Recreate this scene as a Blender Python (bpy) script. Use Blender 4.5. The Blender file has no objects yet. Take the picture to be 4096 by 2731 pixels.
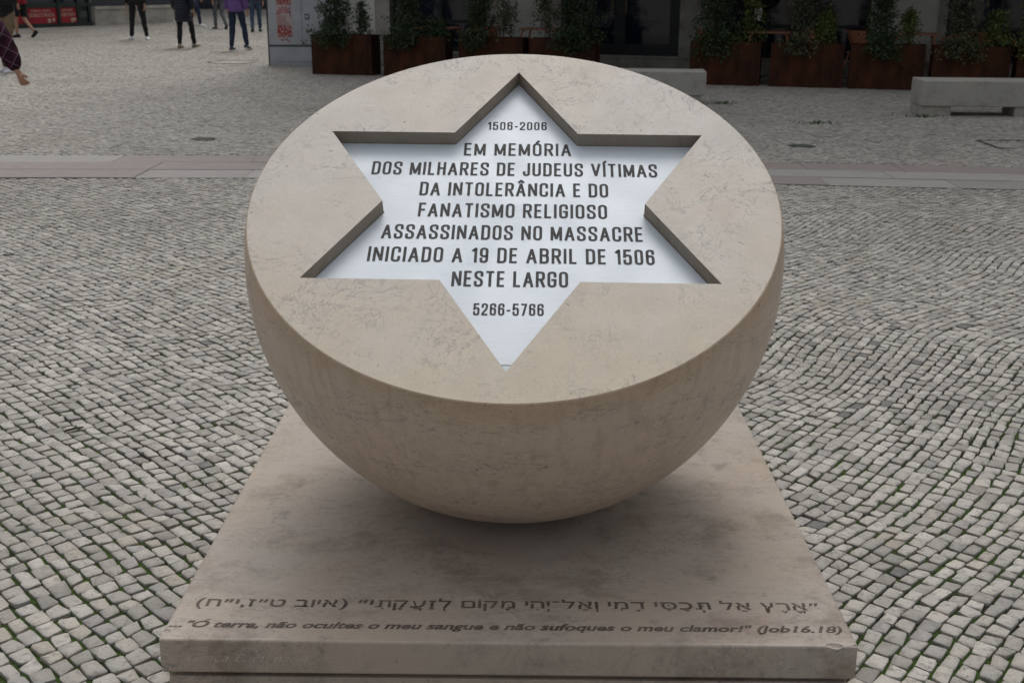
import bpy, bmesh, math, random
import numpy as np
from mathutils import Vector, Matrix, Euler
R = math.radians
rnd = random.Random(11)
nr = np.random.default_rng(7)
S = bpy.context.scene
COL = S.collection

# ---------------------------------------------------------------- camera, sky, sun, exposure
cd = bpy.data.cameras.new('camera')
cam = bpy.data.objects.new('camera', cd); COL.objects.link(cam); S.camera = cam
cd.sensor_width = 36; cd.lens = 40.9886; cd.clip_start = 0.05; cd.clip_end = 2000
_r, _u, _f = Vector((0.999929, 0.010599, 0.005363)), Vector((-0.008268, 0.296795, 0.954905)), Vector((-0.008529, 0.954882, -0.296862))
M = Matrix((_r, _u, -_f)).transposed().to_4x4(); M.translation = (0.02556, -2.19066, 1.55087)
cam.matrix_world = M
cd.dof.use_dof = True; cd.dof.focus_distance = 3.0; cd.dof.aperture_fstop = 10

SUN_EL, SUN_AZ = R(54), R(6)          # azimuth measured from +y towards +x
w = bpy.data.worlds.new('World'); S.world = w; w.use_nodes = True
wt = w.node_tree; bg = wt.nodes['Background']
sky = wt.nodes.new('ShaderNodeTexSky'); sky.sky_type = 'NISHITA'; sky.sun_disc = False
sky.sun_elevation = SUN_EL; sky.sun_rotation = SUN_AZ; sky.air_density = 1.0; sky.dust_density = 4.0
hs = wt.nodes.new('ShaderNodeHueSaturation'); hs.inputs['Saturation'].default_value = 0.22
# overcast sky: brightest overhead, a third of that at the horizon
geo = wt.nodes.new('ShaderNodeTexCoord'); sep = wt.nodes.new('ShaderNodeSeparateXYZ')
mr = wt.nodes.new('ShaderNodeMapRange'); mr.inputs[1].default_value = 0; mr.inputs[2].default_value = 1
mr.inputs[3].default_value = 0.42; mr.inputs[4].default_value = 1.5
mx = wt.nodes.new('ShaderNodeMix'); mx.data_type = 'RGBA'; mx.blend_type = 'MULTIPLY'; mx.inputs[0].default_value = 1
wt.links.new(geo.outputs['Generated'], sep.inputs[0]); wt.links.new(sep.outputs[2], mr.inputs[0])
wt.links.new(sky.outputs[0], hs.inputs['Color']); wt.links.new(hs.outputs[0], mx.inputs[6]); wt.links.new(mr.outputs[0], mx.inputs[7])
wt.links.new(mx.outputs[2], bg.inputs['Color']); bg.inputs['Strength'].default_value = 0.15
sl = bpy.data.lights.new('sun', 'SUN'); sl.energy = 1.0; sl.angle = R(34); sl.color = (1.0, 0.97, 0.93)
so = bpy.data.objects.new('sun', sl); COL.objects.link(so)
sd = Vector((math.sin(SUN_AZ) * math.cos(SUN_EL), math.cos(SUN_AZ) * math.cos(SUN_EL), math.sin(SUN_EL)))
so.rotation_euler = sd.to_track_quat('Z', 'Y').to_euler(); so.location = (0, 0, 30)
S.view_settings.view_transform = 'Standard'; S.view_settings.look = 'None'
S.view_settings.exposure = 0.10; S.view_settings.gamma = 1.0
S.render.engine = 'CYCLES'

# ---------------------------------------------------------------- helpers
class MB:
    """collects shapes, then links them as ONE mesh object"""
    def __init__(s): s.v = []; s.f = []; s.sm = []
    def add(s, vs, fs, smooth=False, mtx=None):
        b = len(s.v)
        s.v += [tuple(mtx @ Vector(p)) if mtx else tuple(p) for p in vs]
        s.f += [tuple(i + b for i in f) for f in fs]; s.sm += [smooth] * len(fs); return s
    def box(s, x0, x1, y0, y1, z0, z1, mtx=None, bev=0.0):
        if bev <= 0:
            v = [(x, y, z) for z in (z0, z1) for y in (y0, y1) for x in (x0, x1)]
            return s.add(v, [(0, 2, 3, 1), (4, 5, 7, 6), (0, 1, 5, 4), (2, 6, 7, 3), (0, 4, 6, 2), (1, 3, 7, 5)], False, mtx)
        bm = bmesh.new(); bmesh.ops.create_cube(bm, size=1)
        for p in bm.verts: p.co = Vector(((x0 + x1) / 2 + p.co.x * (x1 - x0), (y0 + y1) / 2 + p.co.y * (y1 - y0), (z0 + z1) / 2 + p.co.z * (z1 - z0)))
        bmesh.ops.bevel(bm, geom=list(bm.edges), offset=bev, segments=2, profile=0.5, affect='EDGES')
        bm.verts.index_update()
        s.add([p.co.copy() for p in bm.verts], [[q.index for q in f.verts] for f in bm.faces], False, mtx); bm.free(); return s
    def tube(s, pts, r, n=8, mtx=None, cap=True):
        pts = [Vector(p) for p in pts]; k = len(pts); rr = r if isinstance(r, (list, tuple)) else [r] * k
        vs = []; fs = []; prev = None
        for i, p in enumerate(pts):
            d = (pts[min(i + 1, k - 1)] - pts[max(i - 1, 0)]).normalized()
            a = d.orthogonal().normalized() if prev is None else (prev - d * prev.dot(d)).normalized()
            prev = a; b = d.cross(a)
            for j in range(n):
                t = 2 * math.pi * j / n; vs.append(p + (a * math.cos(t) + b * math.sin(t)) * rr[i])
        for i in range(k - 1):
            for j in range(n):
                fs.append((i * n + j, i * n + (j + 1) % n, (i + 1) * n + (j + 1) % n, (i + 1) * n + j))
        if cap: fs += [tuple(range(n))[::-1], tuple((k - 1) * n + j for j in range(n))]
        return s.add(vs, fs, True, mtx)
    def lathe(s, prof, n=32, mtx=None, smooth=True):
        vs = [(r * math.cos(2 * math.pi * j / n), r * math.sin(2 * math.pi * j / n), z) for r, z in prof for j in range(n)]
        fs = [(i * n + j, i * n + (j + 1) % n, (i + 1) * n + (j + 1) % n, (i + 1) * n + j) for i in range(len(prof) - 1) for j in range(n)]
        return s.add(vs, fs, smooth, mtx)
    def prism(s, poly, z0, z1, mtx=None):
        n = len(poly)
        return s.add([(x, y, z0) for x, y in poly] + [(x, y, z1) for x, y in poly],
                     [tuple(range(n))[::-1], tuple(range(n, 2 * n))] + [(i, (i + 1) % n, n + (i + 1) % n, n + i) for i in range(n)], False, mtx)
    def build(s, name, mat=None, parent=None, loc=None, rz=0, recalc=True):
        me = bpy.data.meshes.new(name); me.from_pydata(s.v, [], s.f)
        me.polygons.foreach_set('use_smooth', s.sm)
        if recalc:
            bm = bmesh.new(); bm.from_mesh(me); bmesh.ops.recalc_face_normals(bm, faces=bm.faces); bm.to_mesh(me); bm.free()
        me.update()
        if mat: me.materials.append(mat)
        return link(name, me, parent, loc, rz)

def link(name, me, parent=None, loc=None, rz=0):
    o = bpy.data.objects.new(name, me); COL.objects.link(o)
    if loc is not None: o.location = loc
    o.rotation_euler = (0, 0, rz)
    if parent: o.parent = parent
    return o
def tag(o, label=None, cat=None, group=None, kind=None):
    if label: o['label'] = label
    if cat: o['category'] = cat
    if group: o['group'] = group
    if kind: o['kind'] = kind
    return o
def thing(name, label, cat, loc=(0, 0, 0), rz=0, group=None):
    o = bpy.data.objects.new(name, None); COL.objects.link(o); o.location = loc; o.rotation_euler = (0, 0, rz); o.empty_display_size = 0.1
    return tag(o, label, cat, group)
def kids(o): return [c for c in COL.objects if c.parent == o]
def dup(root, loc, rz, label, group=None):
    def cp(o, par):
        c = o.copy(); COL.objects.link(c); c.parent = par
        for ch in kids(o): cp(ch, c)
        return c
    r = cp(root, None); r.location = loc; r.rotation_euler = (0, 0, rz); r['label'] = label
    if group: r['group'] = group
    return r

# ---------------------------------------------------------------- materials
class NT:
    def __init__(s, name):
        s.m = bpy.data.materials.new(name); s.m.use_nodes = True; s.t = s.m.node_tree; s.b = s.t.nodes['Principled BSDF']
    def n(s, typ, **kw):
        nd = s.t.nodes.new('ShaderNode' + typ)
        for k, v in kw.items():
            if k.startswith('_'): setattr(nd, k[1:], v)
        return nd
    def set(s, sock, v):
        if hasattr(v, 'is_linked') or isinstance(v, bpy.types.NodeSocket): s.t.links.new(v, sock)
        elif isinstance(v, (tuple, list)) and len(v) == 3 and sock.type == 'RGBA': sock.default_value = (*v, 1)
        else: sock.default_value = v
    def co(s, scale=(1, 1, 1), rot=(0, 0, 0), kind='Object', loc=(0, 0, 0)):
        c = s.n('TexCoord'); mp = s.n('Mapping'); s.t.links.new(c.outputs[kind], mp.inputs[0])
        mp.inputs['Scale'].default_value = scale; mp.inputs['Rotation'].default_value = rot; mp.inputs['Location'].default_value = loc
        return mp.outputs[0]
    def noise(s, vec, scale, detail=4, rough=0.55, dist=0.0):
        nd = s.n('TexNoise'); s.set(nd.inputs['Vector'], vec)
        for k, v in (('Scale', scale), ('Detail', detail), ('Roughness', rough), ('Distortion', dist)): nd.inputs[k].default_value = v
        return nd.outputs[0]
    def mr(s, v, a, b, c=0.0, d=1.0):
        nd = s.n('MapRange'); nd.interpolation_type = 'SMOOTHSTEP'; s.set(nd.inputs[0], v)
        for i, x in enumerate((a, b, c, d)): nd.inputs[i + 1].default_value = x
        return nd.outputs[0]
    def math(s, op, a, b=None):
        nd = s.n('Math'); nd.operation = op; s.set(nd.inputs[0], a)
        if b is not None: s.set(nd.inputs[1], b)
        return nd.outputs[0]
    def mix(s, f, a, b, mode='MIX'):
        nd = s.n('Mix'); nd.data_type = 'RGBA'; nd.blend_type = mode
        s.set(nd.inputs[0], f); s.set(nd.inputs[6], a); s.set(nd.inputs[7], b); return nd.outputs[2]
    def attr(s, name): nd = s.n('Attribute'); nd.attribute_name = name; return nd.outputs['Fac']
    def bump(s, h, strength=0.3, dist=0.002):
        nd = s.n('Bump'); nd.inputs['Strength'].default_value = strength; nd.inputs['Distance'].default_value = dist
        s.set(nd.inputs['Height'], h); s.t.links.new(nd.outputs[0], s.b.inputs['Normal'])
    def out(s, col, rough=0.6, metal=0.0, spec=0.5):
        s.set(s.b.inputs['Base Color'], col); s.set(s.b.inputs['Roughness'], rough); s.set(s.b.inputs['Metallic'], metal)
        s.b.inputs['Specular IOR Level'].default_value = spec; return s.m

def plain(name, col, rough=0.6, var=0.12, scale=8.0, metal=0.0, spec=0.4, bump=0.0):
    t = NT(name); n1 = t.noise(t.co(), scale, 5)
    k = t.mr(n1, 0.3, 0.7, 1 - var, 1 + var)
    nd = t.n('Mix'); nd.data_type = 'RGBA'; nd.blend_type = 'MULTIPLY'; nd.inputs[0].default_value = 1
    t.set(nd.inputs[6], col); t.set(nd.inputs[7], k)
    if bump: t.bump(t.noise(t.co(), scale * 6, 4), bump, 0.003)
    return t.out(nd.outputs[2], rough, metal, spec)

def limestone(name, base, grey, pink, stretch=(1, 1, 1), vein=0.65, streak=0.0, dirt=0.0, rough=0.42, yellow=None, rim=0.0):
    """pale Lisbon limestone: warm clouds, pinkish patches and thin stylolite veins"""
    t = NT(name); c = t.co(); cs = t.co(scale=stretch)
    col = t.mix(t.mr(t.noise(c, 2.3, 5, 0.6), 0.38, 0.62), base, grey)
    col = t.mix(t.mr(t.noise(c, 4.1, 4, 0.6), 0.56, 0.70, 0, 0.65), col, pink)
    if yellow:                                  # ochre weathering, strongest along the lower side of the tilted face
        sp = t.n('SeparateXYZ'); t.set(sp.inputs[0], c)
        yy = t.math('SUBTRACT', t.math('MULTIPLY', t.noise(t.co(loc=(3, 1, 2)), 3.1, 6, 0.65), 0.9), sp.outputs[1])
        col = t.mix(t.mr(yy, -0.20, 0.32, 0, 0.85), col, yellow)
    col = t.mix(t.mr(t.noise(cs, 26, 6, 0.65), 0.32, 0.68, 0, 0.20), col, (base[0] * .68, base[1] * .67, base[2] * .66))
    mask = t.mr(t.noise(cs, 3.4, 3), 0.40, 0.60)
    for sc, wdt, amt in ((7.0, 0.0085, vein), (15.0, 0.014, vein * .8), (4.0, 0.0045, vein)):
        nn = t.noise(cs, sc, 9, 0.62, 1.2)
        ln = t.mr(t.math('ABSOLUTE', t.math('SUBTRACT', nn, 0.5)), 0.0, wdt, amt, 0.0)
        mk = mask if sc != 15.0 else t.mr(t.noise(cs, 5.1, 3), 0.47, 0.64)
        col = t.mix(t.math('MULTIPLY', ln, mk), col, (0.130, 0.135, 0.145))
    if streak:
        sk = t.mr(t.noise(t.co(scale=(14, 14, 0.9)), 3.0, 4, 0.6), 0.44, 0.70, 0, streak)
        col = t.mix(sk, col, (0.20, 0.145, 0.085))
    if dirt:
        dk = t.mr(t.noise(t.co(scale=(1, 1.3, 1)), 4.5, 10, 0.78), 0.47, 0.67, 0, dirt)
        col = t.mix(dk, col, (0.17, 0.13, 0.095))
        col = t.mix(t.mr(t.noise(t.co(loc=(5, 2, 1)), 9, 7, 0.75), 0.58, 0.70, 0, dirt * .8), col, (0.11, 0.095, 0.08))
        col = t.mix(t.mr(t.noise(t.co(scale=(1, 4, 1), loc=(1, 7, 3)), 30, 4, 0.7), 0.66, 0.72, 0, dirt), col, (0.09, 0.08, 0.07))
    if rim:                                     # ochre water stain running over the rim of the tilted cut
        dt = t.n('VectorMath'); dt.operation = 'DOT_PRODUCT'; t.set(dt.inputs[0], c); dt.inputs[1].default_value = (-0.00704, -0.49085, 0.87122)
        dd = t.math('ADD', dt.outputs['Value'], t.math('MULTIPLY', t.noise(t.co(scale=(6, 6, 1)), 2.0, 4), 0.10))
        col = t.mix(t.mr(dd, 0.53, 0.625, 0, rim), col, (0.40, 0.27, 0.135))
    pit = t.mr(t.noise(c, 62, 3, 0.5), 0.70, 0.76, 0, 0.7)
    col = t.mix(pit, col, (0.12, 0.11, 0.10))
    col = t.mix(t.mr(t.noise(c, 170, 4, 0.7), 0.40, 0.62, 0, 0.16), col, (base[0] * .55, base[1] * .53, base[2] * .50))
    t.bump(t.noise(c, 90, 5), 0.15, 0.002)
    return t.out(col, t.mr(t.noise(c, 12, 4), 0.3, 0.7, rough - .02, rough + .06), 0, 0.40)

ST_DISC = limestone('limestone_polished', (0.50, 0.445, 0.378), (0.49, 0.455, 0.412), (0.50, 0.415, 0.355), yellow=(0.475, 0.40, 0.295), vein=0.78, rough=0.55)
ST_BOWL = limestone('limestone_bowl', (0.575, 0.455, 0.355), (0.55, 0.455, 0.375), (0.575, 0.415, 0.325), stretch=(1, 1, 3.2), vein=1.0, streak=0.26, rim=0.40, rough=0.40)
ST_SLAB = limestone('limestone_slab', (0.45, 0.375, 0.305), (0.44, 0.385, 0.335), (0.45, 0.345, 0.285), stretch=(1, 1.7, 1), vein=0.7, dirt=0.62, rough=0.40)
ST_BENCH = limestone('limestone_bench', (0.39, 0.37, 0.325), (0.37, 0.36, 0.33), (0.37, 0.34, 0.31), vein=0.45, dirt=0.45, rough=0.7)
ST_PIER = limestone('limestone_pier', (0.44, 0.415, 0.37), (0.33, 0.315, 0.29), (0.38, 0.345, 0.31), vein=0.4, dirt=0.55, rough=0.8)

def m_plaque():
    t = NT('brushed_metal'); c = t.co()
    br = t.noise(t.co(scale=(3, 240, 1)), 4.0, 4, 0.7)
    col = t.mix(t.mr(br, 0.3, 0.7), (0.56, 0.605, 0.645), (0.625, 0.67, 0.71))
    sp = t.mr(t.noise(t.co(scale=(1.0, 1.8, 1)), 34, 5, 0.6), 0.60, 0.70, 0, 0.35)
    sp = t.math('MULTIPLY', sp, t.mr(t.noise(c, 5, 2), 0.42, 0.6))
    col = t.mix(sp, col, (0.40, 0.43, 0.46))
    col = t.mix(t.mr(t.noise(t.co(scale=(1, 30, 1)), 22, 3, 0.6), 0.62, 0.72, 0, 0.22), col, (0.38, 0.41, 0.44))
    col = t.mix(t.mr(t.noise(c, 3.2, 5, 0.65), 0.45, 0.70, 0, 0.30), col, (0.49, 0.54, 0.585))
    t.bump(br, 0.10, 0.001)
    return t.out(col, t.mr(t.noise(c, 9, 4), 0.3, 0.7, 0.45, 0.58), 0.06, 0.4)
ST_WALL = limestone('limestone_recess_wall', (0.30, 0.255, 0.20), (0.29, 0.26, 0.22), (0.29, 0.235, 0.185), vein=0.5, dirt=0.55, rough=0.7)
MET = m_plaque()
MET_TIP = plain('dull_metal', (0.34, 0.38, 0.39), 0.6, 0.15, 20, 0.6)
INK = plain('groove_fill', (0.048, 0.045, 0.044), 0.8, 0.25, 60)
GROOVE = plain('engraved_groove', (0.112, 0.086, 0.070), 0.85, 0.35, 24)
SCRATCH = plain('scratched_stone', (0.47, 0.42, 0.37), 0.9, 0.3, 30)

def m_cobble(name, far=False):
    t = NT(name); c = t.co(); tone = t.attr('tone'); hue = t.attr('hue')
    col = t.mix(tone, (0.255, 0.240, 0.215), (0.53, 0.50, 0.45))
    yel = t.mr(t.noise(c, 0.9, 3), 0.52, 0.68)
    col = t.mix(t.math('MULTIPLY', t.mr(hue, 0.55, 1.0), t.math('ADD', t.math('MULTIPLY', yel, 0.6), 0.15)), col, (0.42, 0.365, 0.28))
    col = t.mix(t.mr(hue, 0.992, 0.994, 0, 0.8), col, (0.075, 0.075, 0.08))
    col = t.mix(t.mr(hue, 0.10, 0.0, 0, 0.5), col, (0.27, 0.26, 0.265))
    col = t.mix(t.mr(t.noise(c, 38, 6, 0.70), 0.50, 0.65, 0, 0.68), col, (0.20, 0.188, 0.17))
    col = t.mix(t.mr(t.noise(c, 150, 3, 0.6), 0.62, 0.70, 0, 0.8), col, (0.09, 0.085, 0.08))
    col = t.mix(t.mr(t.noise(c, 11, 5, 0.6), 0.52, 0.75, 0, 0.35), col, (0.52, 0.495, 0.455))
    # broad worn and dirty patches of the square
    col = t.mix(t.mr(t.noise(c, 0.45, 4, 0.6), 0.46, 0.68, 0, 0.42), col, (0.22, 0.205, 0.18))
    if not far: t.bump(t.math('ADD', t.noise(c, 60, 6, 0.65), t.math('MULTIPLY', t.noise(c, 24, 3), 1.5)), 0.55, 0.006)
    return t.out(col, t.mr(t.noise(c, 20, 3), .3, .7, 0.5, 0.72), 0, 0.35)
COB = m_cobble('cobble_limestone')
def m_joint():
    t = NT('joint_soil_and_moss'); c = t.co()
    near = t.noise(c, 1.5, 4, 0.6); fine = t.noise(c, 26, 5, 0.7)
    soil = t.mix(fine, (0.014, 0.0135, 0.012), (0.036, 0.034, 0.028))
    nearmask = t.n('VectorMath'); nearmask.operation = 'LENGTH'; t.set(nearmask.inputs[0], c)
    moss = t.mix(t.noise(c, 70, 4), (0.020, 0.040, 0.009), (0.068, 0.108, 0.022))
    mk = t.math('MULTIPLY', t.math('MULTIPLY', t.mr(near, 0.38, 0.52), t.mr(nearmask.outputs['Value'], 1.8, 4.5, 1.0, 0.25)), t.mr(fine, 0.34, 0.50))
    t.bump(t.noise(c, 120, 4), 0.8, 0.004)
    return t.out(t.mix(mk, soil, moss), 0.95, 0, 0.1)
JOINT = m_joint()
def m_far():
    t = NT('distant_paving'); c = t.co(scale=(1, 1, 0))
    v = t.n('TexVoronoi'); v.feature = 'DISTANCE_TO_EDGE'; t.set(v.inputs['Vector'], c); v.inputs['Scale'].default_value = 15
    col = t.mix(t.mr(v.outputs[0], 0.02, 0.10), (0.06, 0.058, 0.05), (0.29, 0.275, 0.25))
    col = t.mix(t.mr(t.noise(c, 0.25, 4, 0.6), 0.45, 0.68, 0, 0.45), col, (0.27, 0.26, 0.245))
    return t.out(col, 0.75, 0, 0.3)
FAR = m_far()
def m_band():
    t = NT('paving_band_stone'); c = t.co(); tone = t.attr('tone'); hue = t.attr('hue')
    col = t.mix(t.mr(hue, 0.50, 0.58), (0.37, 0.355, 0.335), (0.30, 0.248, 0.230))
    col = t.mix(tone, col, (0.27, 0.245, 0.235))
    col = t.mix(t.mr(t.noise(t.co(scale=(1, 3, 1)), 4, 7, 0.7), 0.42, 0.7, 0, 0.5), col, (0.25, 0.215, 0.20))
    col = t.mix(t.mr(t.noise(c, 30, 5), 0.64, 0.74, 0, 0.7), col, (0.12, 0.11, 0.10))
    return t.out(col, t.mr(t.noise(c, 6, 4), .3, .7, 0.4, 0.6), 0, 0.4)
BAND = m_band()
def m_corten():
    t = NT('rusted_steel'); c = t.co()
    col = t.mix(t.mr(t.noise(t.co(scale=(2.2, 2.2, 0.8)), 2.4, 6, 0.65), 0.34, 0.68), (0.020, 0.0055, 0.0022), (0.072, 0.021, 0.0062))
    col = t.mix(t.mr(t.noise(c, 45, 5), 0.5, 0.75, 0, 0.4), col, (0.04, 0.011, 0.004))
    t.bump(t.noise(c, 80, 4), 0.2, 0.002)
    return t.out(col, 0.75, 0, 0.25)
CORTEN = m_corten()
SOIL = plain('planter_soil', (0.03, 0.024, 0.018), 0.95, 0.4, 20)
TERRA = plain('terracotta_paint', (0.62, 0.25, 0.155), 0.45, 0.12, 6)
RUB = plain('black_rubber', (0.015, 0.015, 0.015), 0.7)
PLASTER = plain('pale_plaster', (0.62, 0.61, 0.56), 0.85, 0.10, 2.0)
FRAME = plain('dark_frame_paint', (0.014, 0.017, 0.020), 0.45, 0.2, 5)
def m_glass(name, col):
    t = NT(name); c = t.co()
    t.bump(t.noise(c, 1.3, 2), 0.05, 0.02)
    return t.out(t.mix(t.noise(c, 0.8, 3), col, tuple(x * 1.9 for x in col)), 0.06, 0, 0.5)
GLASS = m_glass('dark_window_glass', (0.008, 0.011, 0.020))
BRASS = plain('brass', (0.50, 0.36, 0.20), 0.35, 0.1, 10, 0.6)
CABGREY = plain('cabinet_grey_paint', (0.40, 0.42, 0.45), 0.5, 0.10, 3.0)
CABDARK = plain('cabinet_seam', (0.05, 0.055, 0.06), 0.6)
PAPER = plain('poster_paper', (0.48, 0.40, 0.39), 0.8, 0.10, 10)
POSTRED = plain('poster_red_ink', (0.30, 0.022, 0.018), 0.7, 0.25, 24)
POSTPINK = plain('poster_pale_print', (0.36, 0.20, 0.19), 0.8, 0.3, 40)
PEN = plain('blue_marker', (0.05, 0.04, 0.28), 0.6)
SHOPGREEN = plain('shopfront_green', (0.010, 0.022, 0.018), 0.5, 0.2, 3)
SHOPRED = plain('shop_poster_red', (0.27, 0.010, 0.022), 0.6, 0.2, 3)
SHOPINK = plain('shop_poster_lettering', (0.42, 0.28, 0.21), 0.7)
IRON = plain('cast_iron', (0.055, 0.065, 0.068), 0.5, 0.3, 20, 0.3)
LENS = plain('ground_light_lens', (0.15, 0.16, 0.10), 0.2, 0.2, 12)
SKIN = plain('skin', (0.40, 0.215, 0.145), 0.55, 0.1, 12)
HAIR = plain('dark_hair', (0.018, 0.012, 0.009), 0.6, 0.3, 30)
WHITE = plain('white_shoe', (0.70, 0.70, 0.72), 0.6, 0.06, 8)
BLACK = plain('black_cloth', (0.009, 0.009, 0.011), 0.85, 0.25, 12)
def m_quilt():
    t = NT('navy_quilted_coat'); wv = t.n('TexWave'); wv.bands_direction = 'Z'; wv.inputs['Scale'].default_value = 5.5; t.set(wv.inputs['Vector'], t.co())
    t.bump(wv.outputs['Fac'], 0.9, 0.03)
    return t.out(t.mix(wv.outputs['Fac'], (0.004, 0.006, 0.013), (0.015, 0.020, 0.042)), 0.45, 0, 0.4)
NAVY = m_quilt()
JEANS = plain('dark_jeans', (0.014, 0.024, 0.055), 0.85, 0.25, 12)
BLUEJ = plain('blue_jeans', (0.045, 0.075, 0.13), 0.85, 0.2, 12)
PURPLE = plain('purple_knit', (0.135, 0.075, 0.24), 0.9, 0.15, 20)
KHAKI = plain('khaki_cloth', (0.175, 0.125, 0.075), 0.9, 0.15, 8)
REDC = plain('red_cloth', (0.20, 0.006, 0.010), 0.85, 0.2, 8)
GREYC = plain('grey_cloth', (0.10, 0.11, 0.12), 0.9, 0.15, 8)
BROWN = plain('brown_leather', (0.075, 0.035, 0.02), 0.6, 0.2, 8)
BEIGE = plain('beige_shoe', (0.27, 0.23, 0.18), 0.7, 0.2, 10)
TEAL = plain('teal_shoe', (0.03, 0.06, 0.075), 0.7, 0.2, 10)
CANVAS = plain('shade_awning_canvas', (0.045, 0.045, 0.048), 0.9, 0.1, 2)
def m_plaid():
    t = NT('plaid_flannel'); c = t.co(rot=(0.5, 0.2, 1.2)); sp = t.n('SeparateXYZ'); t.set(sp.inputs[0], c)
    col = (0.022, 0.008, 0.014)
    for ax, per, wd, cc, am in ((0, 0.078, 0.45, (0.052, 0.010, 0.024), 0.9), (2, 0.078, 0.45, (0.040, 0.009, 0.020), 0.7), (0, 0.078, 0.06, (0.20, 0.15, 0.19), 0.7), (2, 0.078, 0.06, (0.20, 0.15, 0.19), 0.7)):
        f = t.math('FRACT', t.math('MULTIPLY', sp.outputs[ax], 1 / per))
        col = t.mix(t.mr(f, wd, wd * .8, 0, am), col, cc)
    return t.out(col, 0.95, 0, 0.2)
PLAID = m_plaid()
def m_leaf(name, a, b):
    t = NT(name); c = t.co()
    col = t.mix(t.attr('tone'), a, b)
    return t.out(col, 0.5, 0, 0.35)
LEAF_D = m_leaf('dark_leaf', (0.012, 0.022, 0.009), (0.050, 0.085, 0.030))
LEAF_Y = m_leaf('yellowish_leaf', (0.025, 0.042, 0.010), (0.135, 0.165, 0.035))
LEAF_O = m_leaf('olive_leaf', (0.030, 0.036, 0.018), (0.110, 0.120, 0.060))
BARK = plain('bark', (0.06, 0.045, 0.03), 0.9, 0.3, 20)

# ---------------------------------------------------------------- ground: joint bed, cobbles, paving band
def at(me, name, vals):
    a = me.attributes.new(name, 'FLOAT', 'FACE'); a.data.foreach_set('value', np.asarray(vals, np.float32))
MB().add([(-300, -300, -.016), (300, -300, -.016), (300, 300, -.016), (-300, 300, -.016)], [(0, 1, 2, 3)]).build('ground', FAR, recalc=False)
tag(bpy.data.objects['ground'], kind='structure')
MARG = 3.4
def edge(y): return (y + 2.19) * .442 + MARG
MB().add([(-edge(-2.2), -2.2, -.0095), (edge(-2.2), -2.2, -.0095), (edge(21), 21, -.0095), (-3.4, 21, -.0095), (-3.4, 39.55, -.0095), (-edge(39.5), 39.55, -.0095), (-edge(21), 21, -.0095)], [(0, 1, 2, 3, 6), (6, 3, 4, 5)]).build('joint_bed', JOINT, recalc=False)
tag(bpy.data.objects['joint_bed'], kind='structure')
MB().add([(-80, 39.6, .002), (-4, 39.6, .002), (-4, 160, .002), (-80, 160, .002)], [(0, 1, 2, 3)]).build('far_pavement', FAR, recalc=False)
tag(bpy.data.objects['far_pavement'], kind='structure')

FR = [(-9, 6.83), (-4.18, 7.10), (-2.16, 7.18), (0, 7.19), (2.03, 7.06), (3.93, 6.886), (9, 6.40)]
BK = [(-9, 8.16), (-4.72, 8.35), (-2.38, 8.446), (0, 8.42), (2.18, 8.233), (4.4, 8.045), (9, 7.62)]
def lin(tab, x): return np.interp(x, [p[0] for p in tab], [p[1] for p in tab])

FO = Vector((1.5, 19.0, 0)); FA = R(-14); FU = Vector((math.cos(FA), math.sin(FA), 0)); FN = Vector((math.sin(FA), -math.cos(FA), 0))
LIGHTS = [(-3.18, 9.53), (2.76, 9.32)]

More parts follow.
